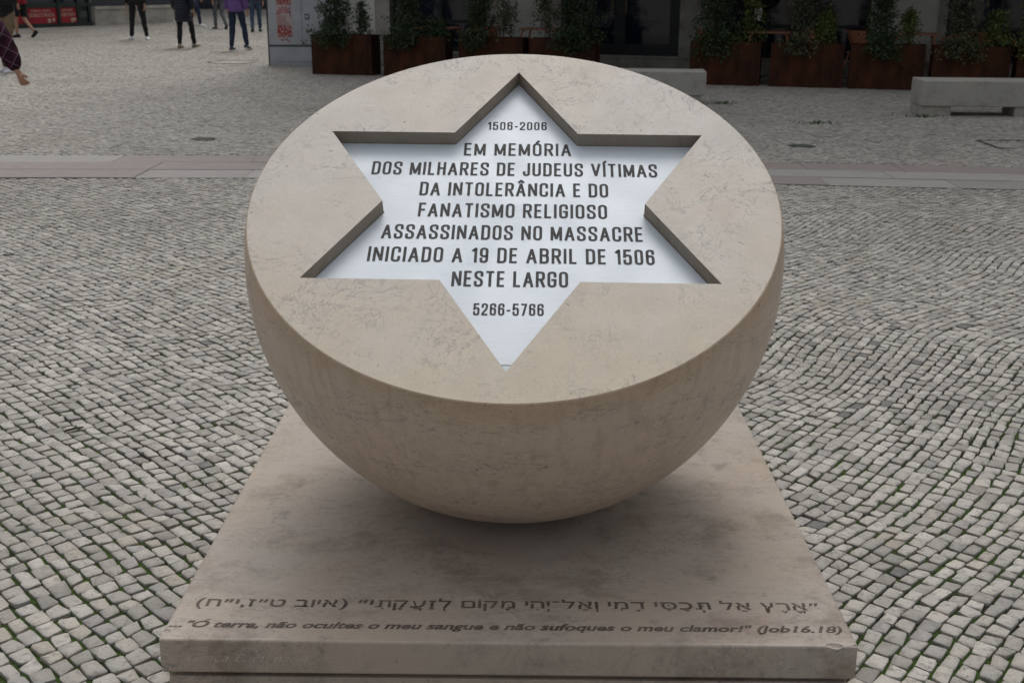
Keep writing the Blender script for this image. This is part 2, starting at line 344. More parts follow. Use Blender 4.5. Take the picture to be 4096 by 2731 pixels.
def cobbles():
    P4 = []; T = []; near_l = []
    for side in (-1, 1):
        a = R(-45) if side < 0 else R(48)
        d = np.array([math.cos(a), math.sin(a)]); q = np.array([-math.sin(a), math.cos(a)])
        # (s, t) bounding ranges of the paved area
        cor = np.array([(0, -2.4), (side * 5, -2.4), (side * 24, 39.5), (0, 39.5), (side * 12, 20)])
        tt = cor @ q; ss = cor @ d
        t = tt.min()
        while t < tt.max():
            wd = nr.uniform(.0465, .0545)
            s0, s1 = ss.min(), ss.max(); n = int((s1 - s0) / .054) + 4
            L = nr.uniform(.044, .066, n) if side < 0 else nr.uniform(.046, .071, n)
            e = s0 + np.concatenate([[0], np.cumsum(L)])
            c = (e[:-1] + e[1:]) / 2
            X = np.outer(c, d) + q * (t + wd / 2)
            dep = X[:, 1] + 2.19
            ok = (X[:, 0] * side > 0) & (np.abs(X[:, 0]) < dep * .442 + MARG) & (X[:, 1] > -2.1) & (X[:, 1] < 39.5)
            ok &= ~((X[:, 1] > 20.8) & (X[:, 0] > -3.6))
            ok &= ~((X[:, 1] > 20.0) & (X[:, 0] < -3.6) & (X[:, 0] > -4) )
            u = (X - np.array(FO[:2])) @ np.array(FU[:2]); nn_ = (X - np.array(FO[:2])) @ np.array(FN[:2])
            ok &= ~((u > -6.1) & (nn_ < .3))
            if ok.any():
                i = np.nonzero(ok)[0]; ge, gr = .0033, .0038
                big = 1.0
                a0 = e[i] + ge; a1 = e[i + 1] - ge; b0 = np.full(len(i), t + gr); b1 = np.full(len(i), t + wd - gr)
                q4 = np.stack([np.stack([a0, b0], 1), np.stack([a1, b0], 1), np.stack([a1, b1], 1), np.stack([a0, b1], 1)], 1)
                q4 += nr.normal(0, .0030, q4.shape)
                q4[:, 2:, 0] += nr.normal(0, .003, (len(i), 1))
                P4.append(q4[..., :1] * d + q4[..., 1:] * q)
            t += wd
    P = np.concatenate(P4)
    # wavy courses
    W = np.zeros_like(P)
    for k in range(7):
        lam = (5.0, 3.1, 2.0, 1.35, 1.0, .8, .62)[k]; amp = (.11, .045, .024, .013, .009, .008, .006)[k]
        an = nr.uniform(0, 6.28); kv = np.array([math.cos(an), math.sin(an)]) * 2 * math.pi / lam
        bn = an + nr.uniform(.9, 2.2); W += np.sin(P @ kv + nr.uniform(0, 6.28))[..., None] * np.array([math.cos(bn), math.sin(bn)]) * amp
    mid = P.mean(1)
    W *= np.clip(np.abs(mid[:, 0]) / .8, 0, 1)[:, None, None]
    P = P + W
    c = P.mean(1)
    ok = ~((np.abs(c[:, 0]) < .742) & (c[:, 1] > .008) & (c[:, 1] < 1.492))
    fy, by = lin(FR, c[:, 0]), lin(BK, c[:, 0])
    ok &= ~((c[:, 1] > fy - .018) & (c[:, 1] < by + .018))
    for lx, ly in LIGHTS: ok &= ((c[:, 0] - lx) ** 2 + (c[:, 1] - ly) ** 2) > .128 ** 2
    P = P[ok]; c = c[ok]
    dist = np.hypot(c[:, 0], c[:, 1] + 2.19)
    tone = np.clip(nr.beta(1.9, 1.7, len(P)), 0, 1); hue = nr.uniform(0, 1, len(P))
    h = nr.normal(0, .0013, len(P)); tl = nr.normal(0, .026, (len(P), 2)) * np.clip(1.3 - dist / 16, .35, 1)[:, None]
    V = []; LV = []; LS = []; FT = []; FH = []; SM = []; base = 0
    # near stones: eight-sided, worn, domed
    m = dist < 8.0; Q = P[m]; n = len(Q); C = c[m]
    f = nr.uniform(.04, .15, (n, 4, 1)); nx = np.roll(Q, -1, 1)
    p1 = Q + (nx - Q) * f; p2 = nx + (Q - nx) * np.roll(f, -1, 1)
    O8 = np.stack([p1, p2], 2).reshape(n, 8, 2) + nr.normal(0, .0010, (n, 8, 2))
    sh = nr.uniform(.91, .975, (n, 8, 1)); I8 = C[:, None] + (O8 - C[:, None]) * sh
    def z(pts, dz): return np.concatenate([pts, (h[m][:, None] + dz + ((pts - C[:, None]) * tl[m][:, None]).sum(-1))[..., None]], -1)
    bot = np.concatenate([O8, np.full((n, 8, 1), -.02)], -1)
    VV = np.concatenate([bot, z(O8, -.0029 + nr.normal(0, .0007, (n, 8))), z(I8, -.0010 + nr.normal(0, .0009, (n, 8))), z(C[:, None], nr.normal(0, .001, (n, 1)))], 1)   # 25 verts
    V.append(VV.reshape(-1, 3))
    j = np.arange(8); k = (j + 1) % 8
    qd = np.concatenate([np.stack([j, k, 8 + k, 8 + j], 1), np.stack([8 + j, 8 + k, 16 + k, 16 + j], 1)])
    tr = np.stack([16 + j, 16 + k, np.full(8, 24)], 1)
    loc = np.concatenate([qd.ravel(), tr.ravel()]); sz = np.array([4] * 16 + [3] * 8)
    LV.append((np.arange(n)[:, None] * 25 + loc).ravel()); LS.append(np.tile(sz, n)); base = n * 25
    FT.append(np.repeat(tone[m], 24)); FH.append(np.repeat(hue[m], 24)); SM.append(np.tile(np.array([False] * 8 + [True] * 16), n))
    # far stones: plain blocks
    m = ~m; Q = P[m]; n = len(Q); C = c[m]
    top = np.concatenate([C[:, None] + (Q - C[:, None]) * np.clip(.97 + (dist[m] - 8) * .006, .97, 1.03)[:, None, None], (h[m][:, None] + ((Q - C[:, None]) * tl[m][:, None]).sum(-1))[..., None]], -1)
    bot = np.concatenate([Q, np.full((n, 4, 1), -.02)], -1)
    V.append(np.concatenate([bot, top], 1).reshape(-1, 3))
    loc = np.array([4, 5, 6, 7, 0, 1, 5, 4, 1, 2, 6, 5, 2, 3, 7, 6, 3, 0, 4, 7])
    LV.append((base + np.arange(n)[:, None] * 8 + loc).ravel()); LS.append(np.full(n * 5, 4))
    FT.append(np.repeat(tone[m], 5)); FH.append(np.repeat(hue[m], 5)); SM.append(np.zeros(n * 5, bool))
    V = np.concatenate(V).astype(np.float32); LV = np.concatenate(LV).astype(np.int32); LS = np.concatenate(LS).astype(np.int32)
    me = bpy.data.meshes.new('cobblestone_pavement')
    me.vertices.add(len(V)); me.vertices.foreach_set('co', V.ravel())
    me.loops.add(len(LV)); me.loops.foreach_set('vertex_index', LV)
    me.polygons.add(len(LS)); st = np.concatenate([[0], np.cumsum(LS)[:-1]]).astype(np.int32)
    me.polygons.foreach_set('loop_start', st)
    me.polygons.foreach_set('use_smooth', np.concatenate(SM))
    me.update(calc_edges=True)
    at(me, 'tone', np.concatenate(FT)); at(me, 'hue', np.concatenate(FH))
    me.materials.append(COB)
    o = link('cobblestone_pavement', me); tag(o, kind='structure')
    print('STONES', len(P), 'FACES', len(LS))
cobbles()

def band():
    mb = MB(); tone = []; hue = []
    for r in range(3):
        x = -9 + r * .37
        while x < 9:
            L = rnd.uniform(.75, 1.55); x1 = min(x + L, 9)
            def pt(xx, f): return (xx, lin(FR, xx) + (lin(BK, xx) - lin(FR, xx)) * f)
            g = .003; xs = np.linspace(x + g, x1 - g, 4); f0, f1 = r / 3 + .006, (r + 1) / 3 - .006
            lo = [pt(q, f0) for q in xs]; hi = [pt(q, f1) for q in xs][::-1]; dz = rnd.uniform(-.002, .002)
            nf = len(mb.f); mb.prism([(float(p[0]), float(p[1])) for p in lo + hi], -.03, .003 + dz)
            tt, hh = rnd.random() * .75, rnd.random()
            tone += [tt] * (len(mb.f) - nf); hue += [hh] * (len(mb.f) - nf); x = x1
    o = mb.build('paving_band', BAND, recalc=False); at(o.data, 'tone', tone); at(o.data, 'hue', hue); tag(o, kind='structure')
band()

# ---------------------------------------------------------------- writing
def txt(body, mtx, width=None, height=1.0, shear=0.0, bold=0.0, thick=0.0):
    """mesh of a line of text, baseline at the origin, WIDTH metres long, letters HEIGHT metres tall (capital)"""
    cu = bpy.data.curves.new('text', 'FONT'); cu.body = body; cu.size = 1; cu.shear = shear; cu.offset = bold; cu.extrude = 0; cu.resolution_u = 4
    o = bpy.data.objects.new('text', cu); COL.objects.link(o)
    me = bpy.data.meshes.new_from_object(o)
    v = np.zeros(len(me.vertices) * 3); me.vertices.foreach_get('co', v); v = v.reshape(-1, 3)
    x0, x1 = v[:, 0].min(), v[:, 0].max()
    sx = (width / (x1 - x0)) if width else height / .7
    vs = [mtx @ Vector(((p[0] - x0) * sx, p[1] * height / .7, thick)) for p in v]
    fs = [tuple(p.vertices) for p in me.polygons]
    bpy.data.objects.remove(o); bpy.data.curves.remove(cu); bpy.data.meshes.remove(me)
    return vs, fs

def rounded(pts, r, closed=False, n=5):
    pts = [Vector(p) for p in pts]; out = []; k = len(pts)
    for i, p in enumerate(pts):
        if not closed and i in (0, k - 1): out.append(p); continue
        a, b = pts[i - 1], pts[(i + 1) % k]; u, v = (a - p), (b - p); rr = min(r, u.length * .5, v.length * .5)
        if rr < 1e-4: out.append(p); continue
        s, e = p + u.normalized() * rr, p + v.normalized() * rr
        for j in range(n + 1):
            t = j / n; out.append(s * (1 - t) ** 2 + p * 2 * t * (1 - t) + e * t ** 2)
    out = [q for i, q in enumerate(out) if i == 0 or (q - out[i - 1]).length > 1e-4]
    if closed and (out[0] - out[-1]).length < 1e-4: out.pop()
    return out
W_ = .34
def glyph(ch):
    """centre-line strokes of a condensed sans capital, cap height 1: (width, [(points, radius, closed)])"""
    w = W_; r = .17
    G = {
     'A': (.40, [([(0, 0), (.20, 1), (.40, 0)], 0, 0), ([(.075, .30), (.325, .30)], 0, 0)]),
     'B': (w, [([(0, 0), (0, 1)], 0, 0), ([(0, 1), (w - .01, 1), (w - .01, .53), (0, .53)], .14, 0), ([(0, .53), (w, .53), (w, 0), (0, 0)], .15, 0)]),
     'C': (w, [([(w, .70), (w, 1), (0, 1), (0, 0), (w, 0), (w, .30)], r, 0)]),
     'D': (w, [([(0, 0), (0, 1)], 0, 0), ([(0, 1), (w, 1), (w, 0), (0, 0)], r, 0)]),
     'E': (.27, [([(.27, 1), (0, 1), (0, 0), (.27, 0)], 0, 0), ([(0, .52), (.24, .52)], 0, 0)]),
     'F': (.26, [([(.26, 1), (0, 1), (0, 0)], 0, 0), ([(0, .50), (.23, .50)], 0, 0)]),
     'G': (w, [([(w, .72), (w, 1), (0, 1), (0, 0), (w, 0), (w, .46)], r, 0), ([(w, .46), (.19, .46)], 0, 0)]),
     'H': (w, [([(0, 0), (0, 1)], 0, 0), ([(w, 0), (w, 1)], 0, 0), ([(0, .52), (w, .52)], 0, 0)]),
     'I': (.0, [([(0, 0), (0, 1)], 0, 0)]),
     'J': (.26, [([(.26, 1), (.26, 0), (0, 0), (0, .26)], .14, 0)]),
     'L': (.25, [([(0, 1), (0, 0), (.25, 0)], 0, 0)]),
     'M': (.48, [([(0, 0), (0, 1), (.24, .05), (.48, 1), (.48, 0)], 0, 0)]),
     'N': (.37, [([(0, 0), (0, 1), (.37, 0), (.37, 1)], 0, 0)]),
     'O': (w, [([(0, 0), (0, 1), (w, 1), (w, 0)], r, 1)]),
     'R': (w, [([(0, 0), (0, 1)], 0, 0), ([(0, 1), (w, 1), (w, .48), (0, .48)], .15, 0), ([(.19, .48), (w + .01, 0)], 0, 0)]),
     'S': (w, [([(w, .73), (w, 1), (0, 1), (0, .60), (w, .42), (w, 0), (0, 0), (0, .27)], .17, 0)]),
     'T': (.32, [([(0, 1), (.32, 1)], 0, 0), ([(.16, 1), (.16, 0)], 0, 0)]),
     'U': (w, [([(0, 1), (0, 0), (w, 0), (w, 1)], r, 0)]),
     'V': (.40, [([(0, 1), (.20, 0), (.40, 1)], 0, 0)]),
     '0': (.30, [([(0, 0), (0, 1), (.30, 1), (.30, 0)], .16, 1)]),
     '1': (.14, [([(0, .84), (.14, 1), (.14, 0)], .02, 0)]),
     '2': (.30, [([(0, .72), (0, 1), (.30, 1), (.30, .58), (.0, .10), (0, 0)], .15, 0), ([(0, 0), (.30, 0)], 0, 0)]),
     '5': (.30, [([(.28, 1), (.02, 1), (0, .50)], 0, 0), ([(0, .52), (.04, .62), (.30, .62), (.30, 0), (0, 0), (0, .24)], .14, 0)]),
     '6': (.30, [([(.30, .76), (.30, 1), (0, 1), (0, 0), (.30, 0), (.30, .58), (0, .58)], .15, 0)]),
     '7': (.29, [([(0, 1), (.29, 1), (.09, 0)], 0, 0)]),
     '9': (.30, [([(0, .24), (0, 0), (.30, 0), (.30, 1), (0, 1), (0, .42), (.30, .42)], .15, 0)]),
     '-': (.15, [([(0, .40), (.15, .40)], 0, 0)]),
    }
    G['Ó'] = (w, G['O'][1] + [([(.15, 1.13), (.25, 1.27)], 0, 0)])
    G['Í'] = (0, G['I'][1] + [([(-.02, 1.13), (.08, 1.27)], 0, 0)])
    G['Â'] = (.40, G['A'][1] + [([(.08, 1.12), (.20, 1.25), (.32, 1.12)], 0, 0)])
    return G[ch]
def ribbon(mb, pts, closed, th, mtx, sc, x0, z):
    pts = [Vector((p[0] * sc[0] + x0, p[1] * sc[1])) for p in pts]; k = len(pts)
    if not closed and k > 1:            # square ends reach past the centre line a little
        pass
    L = []; Rr = []
    for i, p in enumerate(pts):
        a = pts[i - 1] if (i > 0 or closed) else None; b = pts[(i + 1) % k] if (i < k - 1 or closed) else None
        d1 = (p - a).normalized() if a is not None else (b - p).normalized(); d2 = (b - p).normalized() if b is not None else d1
        n1, n2 = Vector((-d1.y, d1.x)), Vector((-d2.y, d2.x)); m = (n1 + n2)
        if m.length < .3: m = n1
        m.normalize(); q = min(th / max(m.dot(n1), .38), th * 2.2)
        L.append(p + m * q); Rr.append(p - m * q)
    vs = [(q.x, q.y, z) for q in L] + [(q.x, q.y, z) for q in Rr]
    fs = [(i, (i + 1) % k, k + (i + 1) % k, k + i) for i in range(k if closed else k - 1)]
    mb.add(vs, fs, False, mtx)
def line_of_capitals(text, mtx, width, cap, th=.064, gap=.285, space=.33):
    pen = 0; items = []
    for ch in text:
        if ch == ' ': pen += space; continue
        gw, st = glyph(ch); items.append((pen, st)); pen += gw + gap
    tot = pen - gap + .13
    mb = MB(); sx = width / tot; half = th * cap
    for x, st in items:
        for q, (pts, r, closed) in enumerate(st):
            # shrink the centre line so that the outer edge reaches the cap line
            pp = [(p[0], .065 + p[1] * .87) for p in pts]
            pp = rounded(pp, r, closed) if r else [Vector(p) for p in pp]
            if not closed and not r or not closed:
                a, b = pp[0], pp[1]; pp[0] = a + (a - b).normalized() * .055
                a, b = pp[-1], pp[-2]; pp[-1] = a + (a - b).normalized() * .055
            cuts = [0] + ([i for i in range(1, len(pp) - 1) if (pp[i] - pp[i - 1]).normalized().dot((pp[i + 1] - pp[i]).normalized()) < -.25] if not closed else []) + [len(pp) - 1]
            segs = [pp] if closed else [pp[a:b + 1] for a, b in zip(cuts, cuts[1:])]
            for w_, sg in enumerate(segs):
                ribbon(mb, sg, closed, half, mtx, (sx, cap), (x + .065) * sx, .0006 + q * .00012 + w_ * .00004)
    return mb

# ---------------------------------------------------------------- the memorial
mon = thing('memorial', 'pale limestone memorial: tilted cut sphere with star plaque on a square engraved slab', 'monument', (0, 0, 0))
ZT = .195
# lower plinth and slab
pl_ = MB(); pl_.box(-.738, .738, .012, 1.488, -.06, .098, bev=.004); pl_.box(-.715, .715, .035, 1.465, .098, .113)
pl_.build('plinth', ST_SLAB, mon)
def slab_mesh():
    bm = bmesh.new(); bmesh.ops.create_cube(bm, size=1)
    for p in bm.verts: p.co = Vector((p.co.x * 1.5, .75 + p.co.y * 1.5, .154 + p.co.z * .082))
    bmesh.ops.bevel(bm, geom=list(bm.edges), offset=.006, segments=3, profile=.5, affect='EDGES')
    me = bpy.data.meshes.new('base_slab'); bm.to_mesh(me); bm.free(); me.materials.append(ST_SLAB)
    return me
slab = link('base_slab', slab_mesh(), mon)
def chip(o, spots):
    """knock small chips out of an edge"""
    bm = bmesh.new(); g = np.random.default_rng(5)
    for x, y, z, r in spots:
        t = bmesh.ops.create_icosphere(bm, subdivisions=2, radius=1)
        sc = g.uniform(.7, 1.4, 3) * r
        for v in t['verts']: v.co = Vector((x + v.co.x * sc[0] * 1.5, y + v.co.y * sc[1], z + v.co.z * sc[2] * .8)) + Vector(g.normal(0, r * .10, 3))
    cut = bpy.data.meshes.new('cut'); bm.to_mesh(cut); bm.free(); co_ = bpy.data.objects.new('cut', cut); COL.objects.link(co_)
    md = o.modifiers.new('chips', 'BOOLEAN'); md.operation = 'DIFFERENCE'; md.object = co_; md.solver = 'EXACT'
    me = bpy.data.meshes.new_from_object(o.evaluated_get(bpy.context.evaluated_depsgraph_get()))
    o.modifiers.remove(md); old = o.data; o.data = me; bpy.data.objects.remove(co_); bpy.data.meshes.remove(old); me.name = 'base_slab'
bpy.context.view_layer.update()
chip(slab, [(.70, -.003, .199, .013), (.745, .004, .196, .008), (.36, -.004, .199, .008), (.13, -.003, .198, .005), (-.40, -.003, .198, .006), (-.749, .030, .199, .012), (-.752, .0, .150, .010),
            (-.752, .002, .123, .008), (-.11, -.003, .1125, .007), (.55, -.003, .1120, .006), (-.62, -.004, .112, .008), (-.752, 1.18, .198, .010), (.752, .62, .198, .007), (-.752, .55, .198, .006), (.25, -.004, .1125, .005), (.752, .98, .199, .008)])
HEB = '\u05f4\u05d0\u05b1\u05e8\u05b6\u05e5 \u05d0\u05b7\u05dc \u05ea\u05b0\u05bc\u05db\u05b7\u05e1\u05b4\u05bc\u05d9 \u05d3\u05b8\u05de\u05b4\u05d9 \u05d5\u05b0\u05d0\u05b7\u05dc\u05be\u05d9\u05b0\u05d4\u05b4\u05d9 \u05de\u05b8\u05e7\u05d5\u05b9\u05dd \u05dc\u05b0\u05d6\u05b7\u05e2\u05b2\u05e7\u05b8\u05ea\u05b4\u05d9\u05f4 (\u05d0\u05d9\u05d5\u05d1 \u05d8\u05f4\u05d6,\u05d9\u05f4\u05d7)'
def hebrew_line(body, mtx, width, height, bold):
    """right-to-left text set letter by letter, the vowel points centred under their letter"""
    top = max(v.y for v in txt('\u05d4', Matrix.Identity(4), None, height, 0, bold)[0]); q = top * .19
    own = {'\u05d3': [(0, .86, top - q, top), (.60, .60 + .20, 0, top - q)],
           '\u05ea': [(.16, .92, top - q, top), (.76, .95, 0, top - q), (.22, .42, q * .8, top - q), (0, .42, 0, q * .8)]}
    def glyph_mesh(ch):
        if ch in own:
            vs = []; fs = []
            for x0, x1, y0, y1 in own[ch]:
                b = len(vs); vs += [Vector((x0 * top, y0, 0)), Vector((x1 * top, y0, 0)), Vector((x1 * top, y1, 0)), Vector((x0 * top, y1, 0))]; fs.append((b, b + 1, b + 2, b + 3))
            return vs, fs
        return txt(ch, Matrix.Identity(4), None, height, 0, bold)
    items = []; pen = 0.0
    cl = []
    for ch in body:
        if '\u0591' <= ch <= '\u05c7' and ch != '\u05be': cl[-1][1].append(ch)
        else: cl.append((ch, []))
    for ch, marks in reversed(cl):
        if ch == ' ': pen += height * .40; continue
        vs, fs = glyph_mesh({'(': ')', ')': '('}.get(ch, ch)); wd = max(v.x for v in vs)
        items.append(([Vector((v.x + pen, v.y, 0)) for v in vs], fs))
        for k, mk in enumerate(marks):
            mv, mf = glyph_mesh(mk); mw = max(v.x for v in mv)
            items.append(([Vector((v.x + pen + wd / 2 - mw / 2, v.y, .00012 * (k + 1))) for v in mv], mf))
        pen += wd + height * .13
    sx = width / (pen - height * .13); mb = MB()
    for vs, fs in items: mb.add([Vector((v.x * sx, v.y, v.z)) for v in vs], fs, False, mtx)
    return mb
def line_mtx(a, b, z):
    a, b = Vector((*a, z)), Vector((*b, z)); x = (b - a).normalized(); y = Vector((0, 0, 1)).cross(x)
    m = Matrix((x, y, Vector((0, 0, 1)))).transposed().to_4x4(); m.translation = a; return m
a, b = (-.7085, .1403), (.7044, .1486)
hebrew_line(HEB, line_mtx(a, b, ZT + .0005), (Vector(b) - Vector(a)).length, .036, .014).build('hebrew_inscription', GROOVE, slab, recalc=False)
a, b = (-.742, .0511), (.7319, .0543)
POR = '..."O terra, n\u00e3o ocultes o meu sangue e n\u00e3o sufoques o meu clamor!" (Job16.18)'; pw_ = (Vector(b) - Vector(a)).length; pm_ = line_mtx(a, b, ZT + .0005)
vs, fs = txt(POR, pm_, pw_, .0255, .30, .030)
raw = lambda q: max(v.x for v in txt(q, Matrix.Identity(4), None, .7, .30, .030)[0])
ax = raw('..."O') / raw(POR) * pw_; k_ = len(vs)
vs += [pm_ @ Vector((ax - .016, .0275, 0)), pm_ @ Vector((ax - .011, .0275, 0)), pm_ @ Vector((ax + .001, .0335, 0)), pm_ @ Vector((ax - .006, .0335, 0))]; fs.append((k_, k_ + 1, k_ + 2, k_ + 3))
MB().add(vs, fs).build('portuguese_inscription', GROOVE, slab, recalc=False)
mtx = Matrix.Translation((-.690, -.0006, .143)) @ Matrix.Rotation(R(90), 4, 'X')
vs, fs = txt('Gra\u00e7a Bachmann', mtx, .26, .020, .5, -.014)
MB().add(vs, fs).build('scratched_signature', SCRATCH, slab, recalc=False)

# cut sphere
DN = Vector((-0.00704, -0.49085, 0.87122)).normalized(); E1 = Vector((0.9999, -0.01434, 0)).normalized(); E2 = DN.cross(E1).normalized()
DC = Vector((0.00244, 0.65888, 1.0258)); RS, OFF = .6792, .18435; RD = math.sqrt(RS * RS - OFF * OFF)
DM = Matrix((E1, E2, DN)).transposed().to_4x4(); DM.translation = DC
SR, SROT, SOX, SOY = .56134, -.0051236, -.00111, -.001645
def star(r, z):
    o = []
    for i in range(12):
        a = math.pi / 2 + SROT + i * math.pi / 6; q = r if i % 2 == 0 else r / math.sqrt(3)
        o.append(Vector((SOX + math.cos(a) * q, SOY + math.sin(a) * q, z)))
    return o
DEPTH = .038
def bowl():
    bm = bmesh.new(); N = 192
    ch = .0022; th0 = math.acos((OFF) / RS)
    # dome, from just under the rim to the bottom
    ths = [th0 + .0035 + (math.pi - .02 - th0 - .0035) * i / 72 for i in range(73)]
    rings = []
    for t in ths:
        rings.append([bm.verts.new((RS * math.sin(t) * math.cos(2 * math.pi * j / N), RS * math.sin(t) * math.sin(2 * math.pi * j / N), RS * math.cos(t) - OFF)) for j in range(N)])
    for a, b in zip(rings, rings[1:]):
        for j in range(N):
            f = bm.faces.new((a[j], a[(j + 1) % N], b[(j + 1) % N], b[j])); f.smooth = True
    top = [bm.verts.new(((RD - ch) * math.cos(2 * math.pi * j / N), (RD - ch) * math.sin(2 * math.pi * j / N), 0)) for j in range(N)]
    dr = [bm.verts.new(v.co) for v in rings[0]]
    for j in range(N): bm.faces.new((top[j], top[(j + 1) % N], dr[(j + 1) % N], dr[j]))
    st = [bm.verts.new(p) for p in star(SR, 0)]
    es = [bm.edges.new((top[j], top[(j + 1) % N])) if not bm.edges.get((top[j], top[(j + 1) % N])) else bm.edges.get((top[j], top[(j + 1) % N])) for j in range(N)]
    es += [bm.edges.new((st[i], st[(i + 1) % 12])) for i in range(12)]
    r = bmesh.ops.triangle_fill(bm, edges=es, use_beauty=True, normal=(0, 0, 1))
    for g in r['geom']:
        if isinstance(g, bmesh.types.BMFace): g.material_index = 1
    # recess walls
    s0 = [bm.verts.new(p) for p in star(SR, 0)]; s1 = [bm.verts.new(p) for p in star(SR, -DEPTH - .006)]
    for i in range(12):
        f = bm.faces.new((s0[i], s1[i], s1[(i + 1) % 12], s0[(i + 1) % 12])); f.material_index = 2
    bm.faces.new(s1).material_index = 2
    bm.normal_update()
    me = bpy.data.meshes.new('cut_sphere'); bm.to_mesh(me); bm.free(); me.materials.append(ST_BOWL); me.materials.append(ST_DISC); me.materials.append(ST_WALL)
    me.transform(DM)
    return link('cut_sphere', me, mon)
bowl()
# metal star plaque, sitting in the recess; its lowest tip is a separate dull piece
sp = star(SR - .0035, 0); tipy = -.509
def clip_star():
    pts = [Vector((p.x, p.y)) for p in sp]; i = min(range(12), key=lambda q: pts[q].y); a, p, b = pts[i - 1], pts[i], pts[(i + 1) % 12]
    q1 = a + (p - a) * ((tipy - a.y) / (p.y - a.y)); q2 = b + (p - b) * ((tipy - b.y) / (p.y - b.y))
    return pts[:i] + [q1, q2] + pts[i + 1:], [q1 - Vector((0, .0015)), p, q2 - Vector((0, .0015))]
main, tip = clip_star()
# the plaque is modelled in its own plane so that the brushing runs along the text
plq = MB().prism([tuple(p) for p in main], -DEPTH - .004, -DEPTH).build('star_plaque', MET, mon); plq.matrix_local = DM
tp = MB().prism([tuple(p) for p in tip], -DEPTH - .004, -DEPTH - .0008).build('plaque_tip', MET_TIP, mon); tp.matrix_local = DM
LINES = [("1506-2006", (-.0787, .3436), (.0804, .3442), .0355), ("EM MEM\u00d3RIA", (-.1371, .2310), (.1447, .2319), .0538),
 ("DOS MILHARES DE JUDEUS V\u00cdTIMAS", (-.3723, .1491), (.3660, .1468), .0541), ("DA INTOLER\u00c2NCIA E DO", (-.2414, .0665), (.2370, .0649), .054),
 ("FANATISMO RELIGIOSO", (-.2386, -.0159), (.2316, -.0181), .0539), ("ASSASSINADOS NO MASSACRE", (-.3218, -.0983), (.3158, -.1010), .0537),
 ("INICIADO A 19 DE ABRIL DE 1506", (-.3476, -.1808), (.3397, -.1832), .0538), ("NESTE LARGO", (-.1402, -.2638), (.1326, -.2635), .0537), ("5266-5766", (-.0849, -.3574), (.0760, -.3571), .0388)]
for body, a, b, cap in LINES:
    mb = line_of_capitals(body, line_mtx(a, b, -DEPTH), (Vector(b) - Vector(a)).length, cap)
    mb.build('lettering', INK, plq, recalc=False)

# ---------------------------------------------------------------- pieces let into the paving
for (lx, ly), lab in zip(LIGHTS, ('round ground light in the cobbles just beyond the paving band, nearer the pedestrians', 'round ground light in the cobbles just beyond the paving band, nearer the stone benches')):
    g = thing('ground_light', lab, 'ground light', (lx, ly, 0), 0, 'round lights let into the paving')
    MB().lathe([(.080, .002), (.083, .006), (.113, .006), (.118, -.02)], 40).build('ring', IRON, g)
    MB().lathe([(.0005, .0), (.05, .0), (.082, .002)], 40).build('lens', LENS, g)
ac = MB()
for x0, x1, y0, y1 in ((-.02, 1.0, 0, .008), (-.02, 1.0, .582, .59), (-.02, .012, .0081, .5819), (.990, 1.0, .0081, .5819)): ac.box(x0, x1, y0, y1, -.02, .0062)
tag(ac.build('access_cover_frame', IRON, None, (4.66, 9.25, 0)), 'thin dark metal frame of a paved access cover flush in the cobbles', 'access cover')
for k, (mx_, my_, rr, lab) in enumerate(((-5.55, 20.6, .46, 'round paved manhole cover with dark rim near the grey utility cabinet'), (-9.9, 32.5, .62, 'round paved manhole cover with dark rim behind the person in the navy coat'))):
    m = thing('manhole_cover', lab, 'manhole cover', (mx_, my_, 0), 0, 'round manhole covers')
    MB().lathe([(rr - .022, .004), (rr - .02, .007), (rr, .007), (rr + .003, -.02)], 48).build('rim', RUB, m)
    MB().lathe([(.001, .0), (rr - .023, .0)], 48).build('lid', plain('manhole_lid_stone', (0.33, 0.32, 0.30), .8, .2, 9), m)
tw = MB().tube([(0, 0, .006), (.03, .018, .010), (.055, .038, .007)], [.004, .005, .003], 6)
tag(tw.build('twig', BARK, None, (-1.60, 1.66, 0)), 'short brown twig lying on the cobbles beside the memorial', 'twig')

# small weeds growing between the stones
for k, (x, y, lab) in enumerate(((2.62, 13.35, 'small green weed at the end of the bench behind the memorial'), (4.80, 11.95, 'small green weed at the corner of the lone bench'), (3.35, 11.2, 'small green weed growing alone between memorial and lone bench'))):
    g = np.random.default_rng(50 + k); wd = MB()
    for q in range(60):
        a = g.uniform(0, 6.28); r0 = abs(g.normal(0, .09)); bx, by = r0 * math.cos(a) * 1.6, r0 * math.sin(a); hh = g.uniform(.015, .05); dx, dy = g.normal(0, .02, 2); ww = .005
        wd.add([(bx - ww, by, -.004), (bx + ww, by, -.004), (bx + dx + ww, by + dy, hh * .6), (bx + dx * 1.6, by + dy * 1.6, hh)], [(0, 1, 2), (0, 2, 3)])
    tag(wd.build('weed', plain('weed_green', (.035, .065, .018), .6, .4, 30), None, (x, y, 0), recalc=False), lab, 'weed', 'weeds in the paving')

# ---------------------------------------------------------------- benches
def bench(loc, rz, label):
    b = thing('stone_bench', label, 'bench', loc, rz, 'pale stone benches on the square')
    MB().box(0, 1.55, 0, .50, .115, .42, bev=.012).build('seat', ST_BENCH, b)
    MB().box(.003, .37, .03, .47, -.02, .1145, bev=.006).build('foot', ST_BENCH, b)
    MB().box(1.12, 1.50, .03, .47, -.02, .1145, bev=.006).build('foot', ST_BENCH, b)
    return b
b1 = bench((4.79, 12.06, 0), R(-2.5), 'low pale stone bench standing alone in front of the planters, farther from the memorial')
dup(b1, (.83, 13.30, 0), R(-4), 'low pale stone bench partly hidden behind the tilted disc of the memorial', 'pale stone benches on the square')

